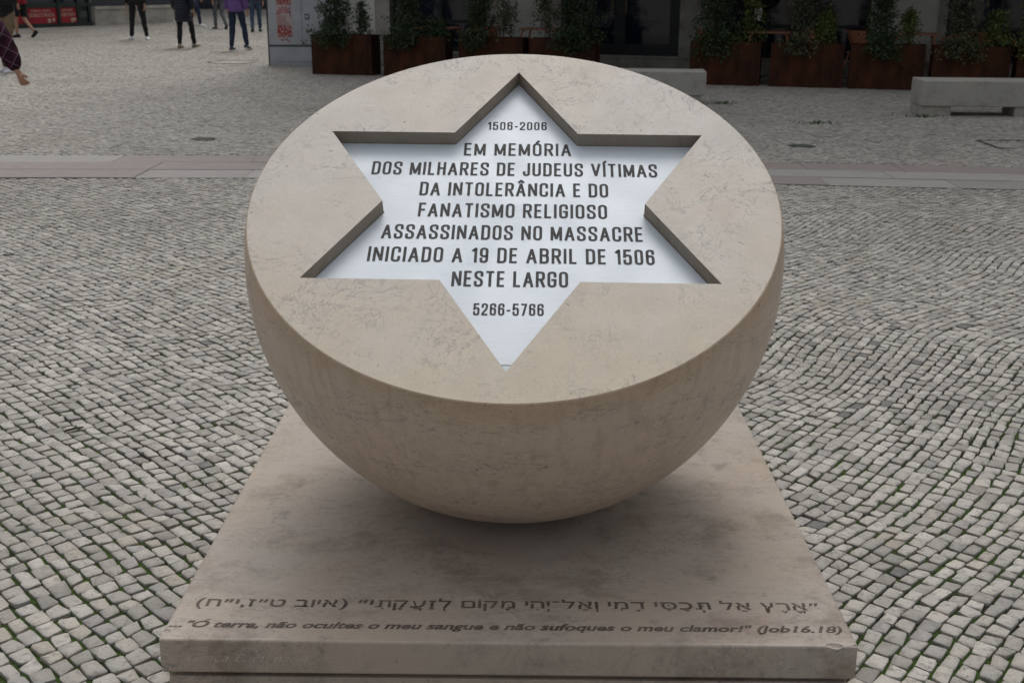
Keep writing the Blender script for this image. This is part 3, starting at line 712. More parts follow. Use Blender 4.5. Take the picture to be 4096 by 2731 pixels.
# ---------------------------------------------------------------- planters and shrubs
PO = Vector((-3.54, 17.86, 0)); PU = Vector((9.31, -2.35, 0)).normalized(); PA = math.atan2(PU.y, PU.x); PN = Vector((PU.y, -PU.x, 0))
def pw(s, back=0.0, z=0.0): return PO + PU * s - PN * back + Vector((0, 0, z))
def planter(label):
    p = thing('planter', label, 'planter', (0, 0, 0), 0, 'rusty steel planters round the terrace')
    w, d, h, t = 1.07, .42, .645, .02
    mb = MB(); mb.box(0, w, 0, t, 0, h, bev=.003); mb.box(0, w, d - t, d, 0, h, bev=.003); mb.box(0, t, t, d - t, 0, h); mb.box(w - t, w, t, d - t, 0, h)
    mb.build('box', CORTEN, p); MB().box(t, w - t, t, d - t, .1, h - .06).build('soil', SOIL, p)
    return p
PL = [(0.0, 'rusty steel planter next to the grey utility cabinet'), (1.28, 'rusty steel planter second from the grey utility cabinet'), (2.58, 'rusty steel planter directly behind the top of the memorial disc'),
      (3.755, 'rusty steel planter beside the dark glass entrance, under the large dark bush'), (6.31, 'rusty steel planter in front of the person in black holding a paper'), (7.53, 'rusty steel planter next along from the one before the person in black'),
      (8.69, 'rusty steel planter just before the end of the lone bench, behind open cobbles'), (9.86, 'rusty steel planter directly behind the lone stone bench'), (11.02, 'rusty steel planter farthest from the utility cabinet, cut off by the frame')]
p0 = planter(PL[0][1]); p0.location = pw(PL[0][0]); p0.rotation_euler = (0, 0, PA)
for s, lab in PL[1:]: dup(p0, pw(s), PA, lab, 'rusty steel planters round the terrace')

def foliage(n_cl, per, env, leaf, seed, mat, parent):
    """leaf clumps spread through ENV(random) -> point; each clump a twig's worth of small folded leaves"""
    g = np.random.default_rng(seed); cl = np.array([env(g) for _ in range(n_cl)])
    ct = g.uniform(0, 1, n_cl); n = n_cl * per
    c = np.repeat(cl, per, 0) + g.normal(0, 1, (n, 3)) * np.array([.040, .040, .045])
    d = g.normal(0, 1, (n, 3)); d[:, 2] += .5; d /= np.linalg.norm(d, axis=1, keepdims=True)
    e = np.cross(d, g.normal(0, 1, (n, 3))); e /= np.linalg.norm(e, axis=1, keepdims=True)
    L = (leaf * g.uniform(.7, 1.3, n))[:, None]; nn = np.cross(d, e)
    v = np.stack([c, c + d * L * .5 + e * L * .27 + nn * L * .06, c + d * L, c + d * L * .5 - e * L * .27 + nn * L * .06], 1).reshape(-1, 3)
    f = np.arange(n * 4).reshape(n, 4)
    me = bpy.data.meshes.new('foliage'); me.from_pydata(v.tolist(), [], np.concatenate([f[:, [0, 1, 2]], f[:, [0, 2, 3]]]).tolist())
    tn = np.clip(np.repeat(ct, per) * .6 + g.uniform(0, .4, n), 0, 1); at(me, 'tone', np.concatenate([tn, tn]))
    me.materials.append(mat); o = link('foliage', me, parent); return o, cl

def shrub(s, back, kind, h, rad, mat, label, seed, n_cl=110, per=13, leaf=.046, spill=0.0, group=None, lean=0.0):
    root = thing('shrub', label, 'shrub', pw(s, back, .58), PA, group or 'shrubs growing in the planters')
    def env(g):
        if kind == 'bush':
            z = g.uniform(0, 1); rr = rad * 1.02 * (1 - .55 * z ** 1.4) * (.30 + .70 * math.sqrt(g.uniform(0, 1))) * g.uniform(.6, 1.2) * (1 + .28 * math.sin(z * 23 + seed))
        else:
            z = g.uniform(.02, 1) ** .8; rr = rad * (1 - .75 * z) * g.uniform(.1, 1.1)
        a = g.uniform(0, 6.283); x, y, zz = rr * math.cos(a), rr * .75 * math.sin(a), z * h
        if spill and g.uniform() < .20:
            x, y, zz = g.normal(0, rad * .55), -.26 - g.uniform(0, .07), g.uniform(-.10, .16) * spill
        return (x + lean * zz, y, zz)
    fo, cl = foliage(int(n_cl * (1.75 if kind == 'bush' else 1.25)), per, env, leaf, seed, mat, root)
    g = np.random.default_rng(seed + 99); mb = MB()
    for k in range(1 if kind == 'slim' else 3):
        ox = g.normal(0, .05)
        mb.tube([(ox, 0, -.06), (ox + g.normal(0, .02) + lean * h * .4, g.normal(0, .02), h * .45), (ox + lean * h, g.normal(0, .04), h * .92)], [.011, .008, .003], 6)
    for q in cl[::9]:
        if q[2] > .06 and abs(q[1]) < .3: mb.tube([(lean * q[2] * .6, 0, max(q[2] - .15, 0)), tuple(q)], [.004, .002], 4)
    mb.build('stem', BARK, root)
SH = [ # s, back, kind, height over rim, radius, leaf, label
 (.36, .20, 'bush', 1.15, .30, LEAF_D, 'tall dark bush spilling over the planter next to the utility cabinet', dict(spill=1, n_cl=190)),
 (.84, .22, 'slim', .56, .17, LEAF_D, 'small slender shrub at the pale wall side of the planter by the cabinet', dict(n_cl=48)),
 (1.66, .20, 'bush', 1.15, .26, LEAF_D, 'tall dark bush leaning over the second planter from the cabinet', dict(spill=1, n_cl=170)),
 (2.13, .20, 'bush', .30, .26, LEAF_D, 'low bushy shrub in front of the terracotta table, second planter from the cabinet', dict(n_cl=70)),
 (2.86, .20, 'bush', 1.15, .22, LEAF_D, 'tall narrow dark bush before the back of the terracotta chair', dict(spill=1, n_cl=150)),
 (3.33, .22, 'slim', 1.0, .24, LEAF_O, 'loose airy shrub with separate sprays against the pale wall, before the table with the cup', dict(n_cl=75)),
 (3.96, .20, 'slim', 1.05, .24, LEAF_O, 'slender airy shrub with separate sprays, beside the large bush at the entrance', dict(n_cl=70)),
 (4.50, .22, 'bush', 1.15, .33, LEAF_D, 'large dense dark bush beside the glass entrance, hanging over its planter', dict(spill=1.3, n_cl=220)),
 (6.66, .18, 'bush', 1.10, .30, LEAF_D, 'dense conical dark bush beside the person in black', dict(spill=1.5, n_cl=200)),
 (7.20, .22, 'slim', .95, .30, LEAF_Y, 'yellowish green shrub in front of the person in black', dict(n_cl=95)),
 (7.95, .20, 'bush', 1.15, .20, LEAF_O, 'thin tall bush spilling in one tuft over its planter front', dict(spill=1, n_cl=95)),
 (8.30, .22, 'bush', .52, .16, LEAF_Y, 'small yellowish green shrub beside the chair seen from the side', dict(n_cl=75)),
 (9.12, .18, 'bush', 1.15, .23, LEAF_D, 'tall dark bush spilling over the planter before the stone pilaster', dict(spill=1.2, n_cl=170)),
 (9.50, .22, 'slim', .52, .20, LEAF_Y, 'small open shrub with a few tall shoots before the bare pale wall', dict(n_cl=60)),
 (10.26, .18, 'bush', 1.15, .27, LEAF_O, 'tall loose bush spilling over the planter behind the lone bench', dict(spill=1.3, n_cl=140)),
 (10.72, .22, 'bush', .50, .20, LEAF_Y, 'small leafy shrub before the terracotta table behind the lone bench', dict(n_cl=60)),
 (11.25, .20, 'bush', .85, .28, LEAF_Y, 'pale green leafy bush in the last planter, cut off by the frame', dict(spill=1, n_cl=110))]
for i, (s, bk, kd, h, rad, mt, lab, kw) in enumerate(SH): shrub(s, bk, kd, h, rad, mt, lab, 200 + i, **kw)

# ---------------------------------------------------------------- terrace furniture
def chair(label):
    c = thing('metal_armchair', label, 'chair', (0, 0, 0), 0, 'terracotta metal armchairs on the terrace')   # faces +y, back at -y
    MB().box(-.21, .21, -.19, .22, .43, .45, bev=.008).build('seat', TERRA, c)
    mb = MB()      # tapered curved back plate
    n = 9; vs = []
    for z, hw, yy in ((.45, .15, -.19), (.62, .19, -.225), (.79, .24, -.25)):
        for i in range(n):
            t = -1 + 2 * i / (n - 1); vs.append((t * hw, yy + .06 * t * t, z))
    for z, hw, yy in ((.79, .24, -.237), (.62, .19, -.212), (.45, .15, -.177)):
        for i in range(n):
            t = -1 + 2 * i / (n - 1); vs.append((t * hw, yy + .06 * t * t, z))
    fs = [(r * n + i, r * n + i + 1, (r + 1) * n + i + 1, (r + 1) * n + i) for r in range(5) for i in range(n - 1)]
    fs += [(5 * n + i, 5 * n + i + 1, i + 1, i) for i in range(n - 1)]
    mb.add(vs, fs, False); mb.build('backrest', TERRA, c)
    for sx in (-1, 1):
        MB().tube([(sx * .24, -.19, .775), (sx * .275, -.05, .735), (sx * .285, .12, .70), (sx * .285, .19, .67), (sx * .28, .225, .60), (sx * .27, .235, .45)], .015, 8).build('armrest', TERRA, c)
        f = MB().tube([(sx * .20, .20, .44), (sx * .27, .235, .45), (sx * .29, .25, .02)], .014, 8).build('leg', TERRA, c)
        MB().lathe([(.001, .0), (.018, .0), (.018, .03)], 10).build('rubber_foot', RUB, f, (sx * .29, .25, 0))
        f = MB().tube([(sx * .16, -.17, .44), (sx * .24, -.29, .02)], .014, 8).build('leg', TERRA, c)
        MB().lathe([(.001, .0), (.018, .0), (.018, .03)], 10).build('rubber_foot', RUB, f, (sx * .24, -.29, 0))
    return c
CH = [((-.66, 18.2), 6, 'terracotta armchair with its curved back to the square, between second and third planters'),
      ((3.12, 17.45), -70, 'terracotta armchair half hidden behind the conical dark bush'),
      ((4.72, 17.4), 150, 'terracotta armchair behind the thin tall bush, facing the square'),
      ((5.52, 17.25), -60, 'terracotta armchair seen from the side in the gap between two planters'),
      ((6.85, 16.85), 75, 'terracotta armchair with rounded back before the bare pale wall'),
      ((7.45, 16.95), -80, 'terracotta armchair behind the tall loose bush, near the lone bench')]
c0 = None
for (x, y), dg, lab in CH:
    if c0 is None: c0 = chair(lab); c0.location = (x, y, 0); c0.rotation_euler = (0, 0, R(dg))
    else: dup(c0, (x, y, 0), R(dg), lab, 'terracotta metal armchairs on the terrace')
def table(label):
    t = thing('cafe_table', label, 'table', (0, 0, 0), 0, 'terracotta metal tables on the terrace')
    MB().box(-.34, .34, -.34, .34, .735, .76, bev=.006).build('tabletop', TERRA, t)
    for sx in (-1, 1):
        for sy in (-1, 1):
            MB().tube([(sx * .24, sy * .27, .735), (sx * .285, sy * .285, .70), (sx * .30, sy * .30, .62), (sx * .31, sy * .31, 0)], .017, 8).build('leg', TERRA, t)
    return t
TB = [((-1.45, 18.25), 'terracotta table behind the low bushy shrub'), ((.33, 18.1), 'terracotta table with a white cup against the pale wall'),
      ((4.0, 17.4), 'terracotta table behind the yellowish green shrub, near the person in black'), ((6.22, 17.0), 'terracotta table before the stone pilaster'), ((8.15, 16.7), 'terracotta table behind the lone bench near the frame edge')]
t0 = None
for (x, y), lab in TB:
    if t0 is None: t0 = table(lab); t0.location = (x, y, 0); t0.rotation_euler = (0, 0, PA)
    else: dup(t0, (x, y, 0), PA, lab, 'terracotta metal tables on the terrace')
cup = MB().lathe([(.001, 0), (.03, 0), (.043, .05), (.044, .085), (.040, .085), (.037, .02), (.001, .012)], 20); cup.lathe([(.001, .001), (.05, .001), (.075, .012), (.074, .016), (.03, .006)], 24)
tag(cup.build('cup', WHITE, None, (.27, 17.95, .76)), 'white cup and saucer on the terracotta table against the pale wall', 'cup')

# ---------------------------------------------------------------- utility cabinet
cab = thing('utility_cabinet', 'grey street utility cabinet with two doors and torn red and white posters', 'cabinet', (-4.66, 19.86, 0), R(3))
MB().box(0, 1.22, .0, .42, .36, 1.55, bev=.004).build('body', CABGREY, cab)
MB().box(-.012, 1.232, -.01, .43, .335, .3595, bev=.003).build('base_rail', CABDARK, cab)
MB().box(-.02, 1.24, -.02, .44, 1.5505, 1.60, bev=.008).build('roof', CABGREY, cab)
pb = MB().box(.0, 1.22, .0, .42, -.02, .3345).build('pedestal', CABGREY, cab); MB().box(.12, 1.10, -.010, -.0005, .07, .27, bev=.002).build('panel', CABGREY, pb)
for x0, x1 in ((.012, .604), (.612, 1.208)):
    d = MB().box(x0, x1, -.014, -.0005, .372, 1.54, bev=.003).build('door', CABGREY, cab)
    if x0 > .5:
        MB().box(x0 + .055, x0 + .135, -.020, -.0142, .82, .915).build('lock_plate', CABDARK, d)
        MB().lathe([(.001, 0), (.028, 0), (.03, -.004)], 20, Matrix.Translation((x0 + .095, -.0201, .867)) @ Matrix.Rotation(R(90), 4, 'X')).build('lock', CABGREY, d)
MB().box(-.030, -.0125, -.012, .06, .0, 1.55).build('edge_strip', CABDARK, cab)
def quad_on_front(x0, x1, z0, z1, y=-.0146): return MB().add([(x0, y, z0), (x1, y, z0), (x1, y, z1), (x0, y, z1)], [(0, 1, 2, 3)])
def on_front(x, z, y): return Matrix.Translation((x, y, z)) @ Matrix.Rotation(R(90), 4, 'X')
def poster(z0, z1, torn, label):
    x0, x1 = .14, .45; y = -.0150
    pm = MB()
    if torn: pm.add([(x0, y, z0), (x0 + .13, y, z0 + .03), (x0 + .24, y, z0 + .095), (x1, y, z0 + .13), (x1, y, z1), (x0, y, z1)], [(0, 1, 2, 3, 4, 5)])
    else: pm.add([(x0, y, z0), (x1, y, z0), (x1, y, z1), (x0, y, z1)], [(0, 1, 2, 3)])
    p = pm.build('poster', PAPER, cab, recalc=False); tag(p, label)
    ink = MB(); yy = y - .0006
    top = z1 - (.035 if torn else .02)
    vs, fs = txt('MEXE LA', on_front(x0 + .03, top - .055, yy), .25, .055, 0, .05); ink.add(vs, fs)
    vs, fs = txt('RODA', on_front(x0 + .02, top - .150, yy - .0002), .27, .085, 0, .06); ink.add(vs, fs)
    vs, fs = txt('AVENTURA', on_front(x0 + .02, top - .205, yy - .0001), .27, .045, 0, .05); ink.add(vs, fs)
    cz = top - (.36 if not torn else .34); cx = (x0 + x1) / 2 - .01
    for k in range(7):
        a = R(6 + k * 28); a2 = a + R(13); r0, r1 = (.02, .13) if not torn else (.075, .115)
        if torn and k in (0, 5, 6): continue
        ink.add([(cx + math.cos(q) * rr, yy, cz + math.sin(q) * rr) for q, rr in ((a, r0), (a2, r0), (a2, r1), (a, r1))], [(0, 1, 2, 3)])
    ink.build('print', POSTRED, p, recalc=False)
    if not torn:
        fine = MB()
        for k in range(9): fine.add([(x0 + .02, yy, cz - .045 - k * .022), (x0 + (.18 if k < 6 else .25), yy, cz - .045 - k * .022), (x0 + (.18 if k < 6 else .25), yy, cz - .032 - k * .022), (x0 + .02, yy, cz - .032 - k * .022)], [(0, 1, 2, 3)])
        fine.build('small_print', POSTPINK, p, recalc=False)
        MB().tube([(x1 - .05, yy - .002, cz + .13), (x1 - .048, yy - .002, cz - .06)], .006, 5).build('marker_stroke', PEN, p)
poster(.755, 1.30, False, 'whole red and white poster with sunburst, pen mark across it')
poster(.445, .745, True, 'lower red and white poster, torn off along its bottom edge')

# ---------------------------------------------------------------- the cafe building
FM = Matrix((FU, -FN, Vector((0, 0, 1)))).transposed().to_4x4(); FM.translation = FO       # local x along the front, y into the building
cafe = thing('cafe_building', 'pale plastered building with stone pilasters, dark shop windows and a glass entrance behind the terrace', 'building', FO, FA)
wl = MB()
for u0, u1 in ((-6.2, -4.36), (-2.02, -1.15), (4.70, 5.47)): wl.box(u0, u1, .03, .5, .27, 3.3)
wl.box(-6.2, 22, .03, .5, 3.3005, 22)
wl.box(-6.2, -5.7, .5005, 12, .0, 22); wl.box(21.5, 22, .5005, 12, 0, 22)
wl.build('wall', PLASTER, cafe)
for u0, u1 in ((-4.36, -4.06), (-2.23, -2.02), (-1.15, -.86), (1.24, 1.86), (4.40, 4.70), (5.47, 5.60), (9.0, 9.5), (13, 13.5), (17, 17.5)):
    MB().box(u0 + .001, u1 - .001, -.02, .5, .2705, 3.297, bev=.004).build('pilaster', ST_PIER, cafe)
MB().box(-6.2, 22, -.30, .5, 3.02, 3.0201).build('soffit_line', PLASTER, cafe) if False else None
stp = MB(); stp.box(-6.2, 22, -.05, .6, -.02, .235); stp.box(-6.2, 22, -.075, .6, .2352, .2695, bev=.004); stp.build('plinth_step', ST_PIER, cafe)
def window(u0, u1, z0, z1, mull=1):
    wv = MB(); d0, d1 = .16, .22; t = .06
    wv.box(u0 + .002, u1 - .002, d0, d1, z0, z0 + t); wv.box(u0 + .002, u1 - .002, d0, d1, z1 - t, z1)
    wv.box(u0 + .002, u0 + t, d0, d1, z0 + t, z1 - t); wv.box(u1 - t, u1 - .002, d0, d1, z0 + t, z1 - t)
    for k in range(mull):
        c = u0 + (u1 - u0) * (k + 1) / (mull + 1); wv.box(c - .03, c + .03, d0, d1, z0 + t, z1 - t)
    wv.box(u0 + .002, u1 - .002, d0 - .02, d0 - .0005, z0 + .50, z0 + .555)
    f = wv.build('window', FRAME, cafe)
    MB().box(u0 + t * .6, u1 - t * .6, d0 + .02, d0 + .03, z0 + t * .6, z1 - t * .6).build('pane', GLASS, f)
for u0, u1, m_ in ((-4.06, -2.23, 1), (1.86, 4.40, 2), (5.60, 9.0, 3), (9.5, 13, 2), (13.5, 17, 2), (17.5, 21.5, 2)): window(u0, u1, .2705, 3.298, m_)
for k in range(8):
    for z0 in (4.6, 8.4, 12.2, 15.6):
        u0 = -5.2 + k * 3.3
        fr = MB().box(u0 - .1, u0 + 1.4, -.03, .0295, z0 - .12, z0 + 2.3, bev=.005).build('window', ST_PIER, cafe); MB().box(u0, u0 + 1.3, -.045, -.031, z0, z0 + 2.2).build('pane', GLASS, fr)
# entrance: frame, two glazed leaves with bent handles
en = MB(); en.box(-.858, -.24, .20, .26, .2705, 3.297) if False else None
en = MB(); en.box(-.858, -.79, .12, .24, .2705, 3.297); en.box(1.155, 1.238, .12, .24, .2705, 3.297); en.box(-.7899, 1.1549, .12, .24, 2.55, 3.297); en.build('door_frame', FRAME, cafe)
for u0, u1, hx in ((-.788, .166, .05), (.170, 1.153, .29)):
    dm = MB(); d0, d1 = .15, .20
    dm.box(u0, u1, d0, d1, .272, .46); dm.box(u0, u1, d0, d1, 2.40, 2.546); dm.box(u0, u0 + .10, d0, d1, .4601, 2.3999); dm.box(u1 - .10, u1, d0, d1, .4601, 2.3999)
    d = dm.build('door', FRAME, cafe)
    MB().box(u0 + .09, u1 - .09, d0 + .02, d0 + .03, .45, 2.41).build('pane', GLASS, d)
    s = 1 if hx < .2 else -1
    MB().tube([(hx + s * .055, .145, .955), (hx, .10, .955), (hx, .10, 1.85), (hx + s * .055, .145, 1.85)], .012, 8).build('handle', BRASS, d)
# awning over the terrace, unseen, added to shade it and the front
aw = MB(); aw.add([(-4.2, -.03, 3.12), (20, -.03, 3.12), (20, -2.9, 2.62), (-4.2, -2.9, 2.62), (-4.2, -.03, 3.135), (20, -.03, 3.135), (20, -2.9, 2.635), (-4.2, -2.9, 2.635)],
                  [(0, 1, 2, 3), (4, 7, 6, 5), (0, 4, 5, 1), (1, 5, 6, 2), (2, 6, 7, 3), (3, 7, 4, 0)])
aw.box(-4.2, 20, -2.915, -2.9005, 2.38, 2.63); aw.build('added_shade_awning', CANVAS, cafe)
MB().box(-6.21, 22.01, -.15, .6, 22.0005, 22.3).build('cornice', ST_PIER, cafe)

# ---------------------------------------------------------------- buildings beyond, past the pedestrians
U3 = Vector((.47, .88, 0)).normalized(); A3 = math.atan2(U3.y, U3.x)
shop = thing('corner_shop_building', 'dark green shopfront with red gold dealer posters and a rough stone base, behind the walkers', 'building', (-16.5, 33, 0), A3)
# local x along the front; the square lies at local -y
sw = MB(); sw.box(-14, 8.6, .12, .6, 3.2, 25); sw.box(-14, -2, .1, .6, -.05, 3.1995); sw.box(8.1, 8.6, .6005, 12, 0, 25); sw.build('wall', PLASTER, shop)
sb_ = MB(); sb_.box(5.05, 8.6, -.03, .25, -.05, .50, bev=.01); sb_.box(5.05, 8.62, -.07, .25, .5005, .60, bev=.01); sb_.build('stone_base', ST_PIER, shop)
sf = MB(); sf.box(-2, 5.0, .0, .12, .60, .74); sf.box(-2, 5.0, .02, .12, .0, .12)
for x in (-2, -.6, .9, 2.35, 3.62, 4.40, 4.86): sf.box(x - .05, x + .05, -.02, .1195, .1205, 3.19)
sf.build('shopfront', SHOPGREEN, shop)
for a, b in ((-1.95, 2.3), (2.4, 3.57), (3.67, 4.35), (4.45, 4.81)): MB().box(a, b, .05, .0595, .7405, 3.1).build('shop_window', GLASS, shop)
MB().box(4.45, 4.81, .045, .06, .1205, .5995).build('lower_panel', FRAME, shop)
MB().box(5.05, 8.6, .1, .115, .6005, 3.19).build('shop_window', GLASS, shop)
def shop_on(x, z, y=-.004): return Matrix.Translation((x, y, z)) @ Matrix.Rotation(R(90), 4, 'X')
for x0, x1 in ((-1.9, -.65), (-.55, .85), (.95, 2.3), (2.41, 3.56), (3.68, 4.34)):
    p = MB().box(x0, x1, .03, .05, .1205, .5995).build('shop_poster', SHOPRED, shop)
    if x0 > 2:
        W3 = x1 - x0; ink = MB()
        vs, fs = txt('COMPRO | VENDO', shop_on(x0 + .12 * W3, .475, .028), W3 * .66, .07, 0, .02); ink.add(vs, fs)
        vs, fs = txt('OURO E PRATA', shop_on(x0 + .06 * W3, .325, .028), W3 * .86, .105, 0, .03); ink.add(vs, fs)
        ink.lathe([(.001, 0), (.07, 0), (.075, -.004)], 16, shop_on(x1 - W3 * .28, .20, .0285)); ink.lathe([(.001, 0), (.06, 0), (.065, -.004)], 16, shop_on(x1 - W3 * .13, .215, .0275))
        ink.build('print', SHOPINK, p, recalc=False)
MB().box(4.47, 4.79, .030, .0445, .26, .46).build('notice', plain('notice_grey', (.05, .055, .055), .5), shop)
far = thing('far_building', 'dark street front closing the view far behind the walkers', 'building', (-24, 58, 0), R(4))
fw_ = MB(); fw_.box(-6, 34, 0, .5, 0, 28); fw_.build('wall', plain('dark_stone_front', (.10, .095, .09), .8, .3, .8), far)
for k in range(10): MB().box(1 + k * 2.9, 2.9 + k * 2.9, -.03, -.0005, .05, 2.8).build('shop_window', GLASS, far)

# ---------------------------------------------------------------- people
def skin(name, verts, edges, mat, parent, root=0, sub=2):
    me = bpy.data.meshes.new(name); me.from_pydata([v[:3] for v in verts], edges, [])
    o = link(name, me, parent)
    sm = o.modifiers.new('skin', 'SKIN'); sm.use_smooth_shade = True
    for i, v in enumerate(verts):
        d = me.skin_vertices[0].data[i]; d.radius = (v[3], v[4] if len(v) > 4 else v[3]); d.use_root = (i == root)
    ss = o.modifiers.new('sub', 'SUBSURF'); ss.levels = sub; ss.render_levels = sub
    me.materials.append(mat); return o
FOLD = bpy.data.textures.new('cloth_folds', 'CLOUDS'); FOLD.noise_scale = .11; FOLD.noise_depth = 2
def folds(o, k=.035):
    d = o.modifiers.new('folds', 'DISPLACE'); d.texture = FOLD; d.strength = k; d.mid_level = .5; d.texture_coords = 'GLOBAL'; return o
def shoe(parent, ank, toe_dir, mat, pitch=0.0, sole=None):
    """a shoe with its ankle at ANK, toe along TOE_DIR (x, y), PITCH raises the heel"""
    L = .27; prof = [(-.075, .030, .07), (-.06, .036, .085), (0, .040, .088), (.06, .043, .068), (.12, .047, .052), (.165, .043, .042), (.19, .028, .030), (.197, .010, .018)]
    vs = []; n = 10
    for x, w_, h in prof:
        for j in range(n):
            t = math.pi * j / (n - 1); vs.append((x, -w_ * math.cos(t), .012 + (h - .012) * math.sin(t) ** .7))
    fs = [(i * n + j, i * n + j + 1, (i + 1) * n + j + 1, (i + 1) * n + j) for i in range(len(prof) - 1) for j in range(n - 1)]
    fs += [tuple(range(n)), tuple((len(prof) - 1) * n + j for j in range(n))[::-1]] + [(i * n, (i + 1) * n, (i + 1) * n + n - 1, i * n + n - 1) for i in range(len(prof) - 1)]
    m = Matrix.Translation(ank) @ Matrix.Rotation(math.atan2(toe_dir[1], toe_dir[0]), 4, 'Z') @ Matrix.Rotation(pitch, 4, 'Y') @ Matrix.Translation((0, 0, -.085))
    s = MB().add(vs, fs, True, m).build('shoe', mat, parent)
    so_ = [(x, s_ * w_ * 1.06) for s_ in (-1, 1) for x, w_, h in (prof if s_ < 0 else prof[::-1])]
    MB().prism(so_, 0, .0118, m).build('sole', sole or mat, s)
    return s
def hand_geo(wr, dr, side, curl=.5, pal=(0, 0, -1)):
    """skeleton of a hand: palm, four fingers of different length, thumb leaving the side of the palm"""
    d = Vector(dr).normalized(); w = Vector(wr); p = Vector(pal); p = (p - d * p.dot(d)).normalized(); a = d.cross(p) * side
    V = [(*w, .024, .017), (*(w + d * .045), .034, .015)]; E = [(0, 1)]
    for k, (off, ln) in enumerate(((-.030, .062), (-.010, .075), (.011, .070), (.030, .052))):
        b = w + d * .088 + a * off; q = b + (d * (1 - curl * .5) + p * curl * .6).normalized() * ln * .55; e = q + (d * (1 - curl) + p * curl).normalized() * ln * .55
        i = len(V); V += [(*b, .0105), (*q, .0090), (*e, .0075)]; E += [(1, i), (i, i + 1), (i + 1, i + 2)]
    b = w + d * .035 - a * .040; q = b + (d * .7 - a * .35 + p * .25).normalized() * .042; i = len(V); V += [(*b, .012), (*q, .0095)]; E += [(1, i), (i, i + 1)]
    return V, E
def person(label, loc, rz, top, legs, shoe_m, pose=None, coat=None, H=1.70, skirt=.88, fem=False, puff=1.0, bare_calf=False, hands=True, sole=None, sleeve=1.0):
    """standing or walking figure, facing local +y; POSE overrides joints"""
    J = dict(pel=(0, 0, .94), wst=(0, 0, 1.08), chs=(0, .0, 1.28), nck=(0, 0, 1.44), skl=(0, .02, 1.52), hed=(0, .03, 1.60), crn=(0, .015, 1.67),
             hl=(-.09, 0, .90), hr=(.09, 0, .90), kl=(-.10, .02, .49), kr=(.10, .02, .49), al=(-.11, 0, .09), ar=(.11, 0, .09),
             sl=(-.175, 0, 1.40), sr=(.175, 0, 1.40), el=(-.225, -.02, 1.12), er=(.225, -.02, 1.12), wl=(-.23, .06, .87), wr=(.23, .06, .87))
    tl, tr = (-.15, 1), (.15, 1); pl, pr = 0.0, 0.0; pal = None
    pose = dict(pose or {}); tl = pose.pop('tl', tl); tr = pose.pop('tr', tr); fist = pose.pop('fist', .45); hsz = pose.pop('hs', 1.0); pl = pose.pop('pl', 0.0); pr = pose.pop('pr', 0.0)
    J.update(pose); k = H / 1.70; J = {a: tuple(c * k for c in v) for a, v in J.items()}
    root = thing('person', label, 'person', loc, rz, 'people walking and standing on the square')
    names = list(J); ix = {n: i for i, n in enumerate(names)}
    rad = dict(pel=(.13, .10), wst=(.12, .09), chs=(.14, .10), nck=(.055, .055), skl=(.060, .065), hed=(.075, .090), crn=(.060, .070), hl=(.085, .085), hr=(.085, .085), kl=(.055, .055), kr=(.055, .055),
               al=(.036, .036), ar=(.036, .036), sl=(.055, .055), sr=(.055, .055), el=(.040, .040), er=(.040, .040), wl=(.026, .022), wr=(.026, .022))
    V = [(*J[n], rad[n][0] * k, rad[n][1] * k) for n in names]
    E = [('pel', 'wst'), ('wst', 'chs'), ('chs', 'nck'), ('nck', 'skl'), ('skl', 'hed'), ('hed', 'crn'), ('pel', 'hl'), ('pel', 'hr'), ('hl', 'kl'), ('hr', 'kr'), ('kl', 'al'), ('kr', 'ar'), ('chs', 'sl'), ('chs', 'sr'), ('sl', 'el'), ('sr', 'er'), ('el', 'wl'), ('er', 'wr')]
    E = [(ix[a], ix[b]) for a, b in E]
    for w_, e_, sd_ in (('wl', 'el', 1), ('wr', 'er', -1)):
        d = Vector(J[w_]) - Vector(J[e_]); HV, HE = hand_geo(Vector(J[w_]) + d.normalized() * .02, d, sd_, fist, (-1 if w_ == 'wr' else 1, .05, 0)); b = len(V); w0 = Vector(J[w_])
        HV = [(*(w0 + (Vector(q[:3]) - w0) * hsz), *[r_ * (hsz ** .5) for r_ in q[3:]]) for q in HV]
        V += HV; E += [(ix[w_], b)] + [(a + b, c + b) for a, c in HE]
    # nose and ears
    h = Vector(J['hed']); nb = len(V); V += [(*(h + Vector((0, .105, -.012))), .013, .013), (*(h + Vector((-.082, -.005, -.01))), .014, .02), (*(h + Vector((.082, -.005, -.01))), .014, .02)]
    E += [(ix['hed'], nb), (ix['hed'], nb + 1), (ix['hed'], nb + 2)]
    body = skin('body', V, E, SKIN, root, ix['pel'])
    hv = [(*(h + Vector((0, -.035, -.06))), .075, .065), (*(h + Vector((0, -.025, .03))), .088, .085), (*(h + Vector((0, .01, .085))), .072, .070)]
    if fem: hv = [(*(h + Vector((0, -.06, -.20))), .07, .045), (*(h + Vector((0, -.05, -.10))), .085, .055)] + hv
    skin('hair', hv, [(i, i + 1) for i in range(len(hv) - 1)], HAIR, root, 1)
    fc = MB()
    for sx in (-1, 1): fc.lathe([(.001, .0), (.010, -.002), (.011, -.005)], 10, Matrix.Translation(h + Vector((sx * .032, .094, .012))) @ Matrix.Rotation(R(-90), 4, 'X'))
    fc.build('eyes', BLACK, body)
    MB().tube([h + Vector((-.022, .088, -.052)), h + Vector((0, .096, -.054)), h + Vector((.022, .088, -.052))], .004, 6).build('mouth', BROWN, body)
    # trousers
    lo = .11 if not bare_calf else None
    def lerp(a, b, t): return tuple(Vector(a) * (1 - t) + Vector(b) * t)
    tv = [(*J['pel'], .150 * k, .118 * k), (*J['hl'], .100 * k), (*J['hr'], .100 * k), (*J['wst'], .130 * k, .10 * k)]; te = [(0, 1), (0, 2), (0, 3)]
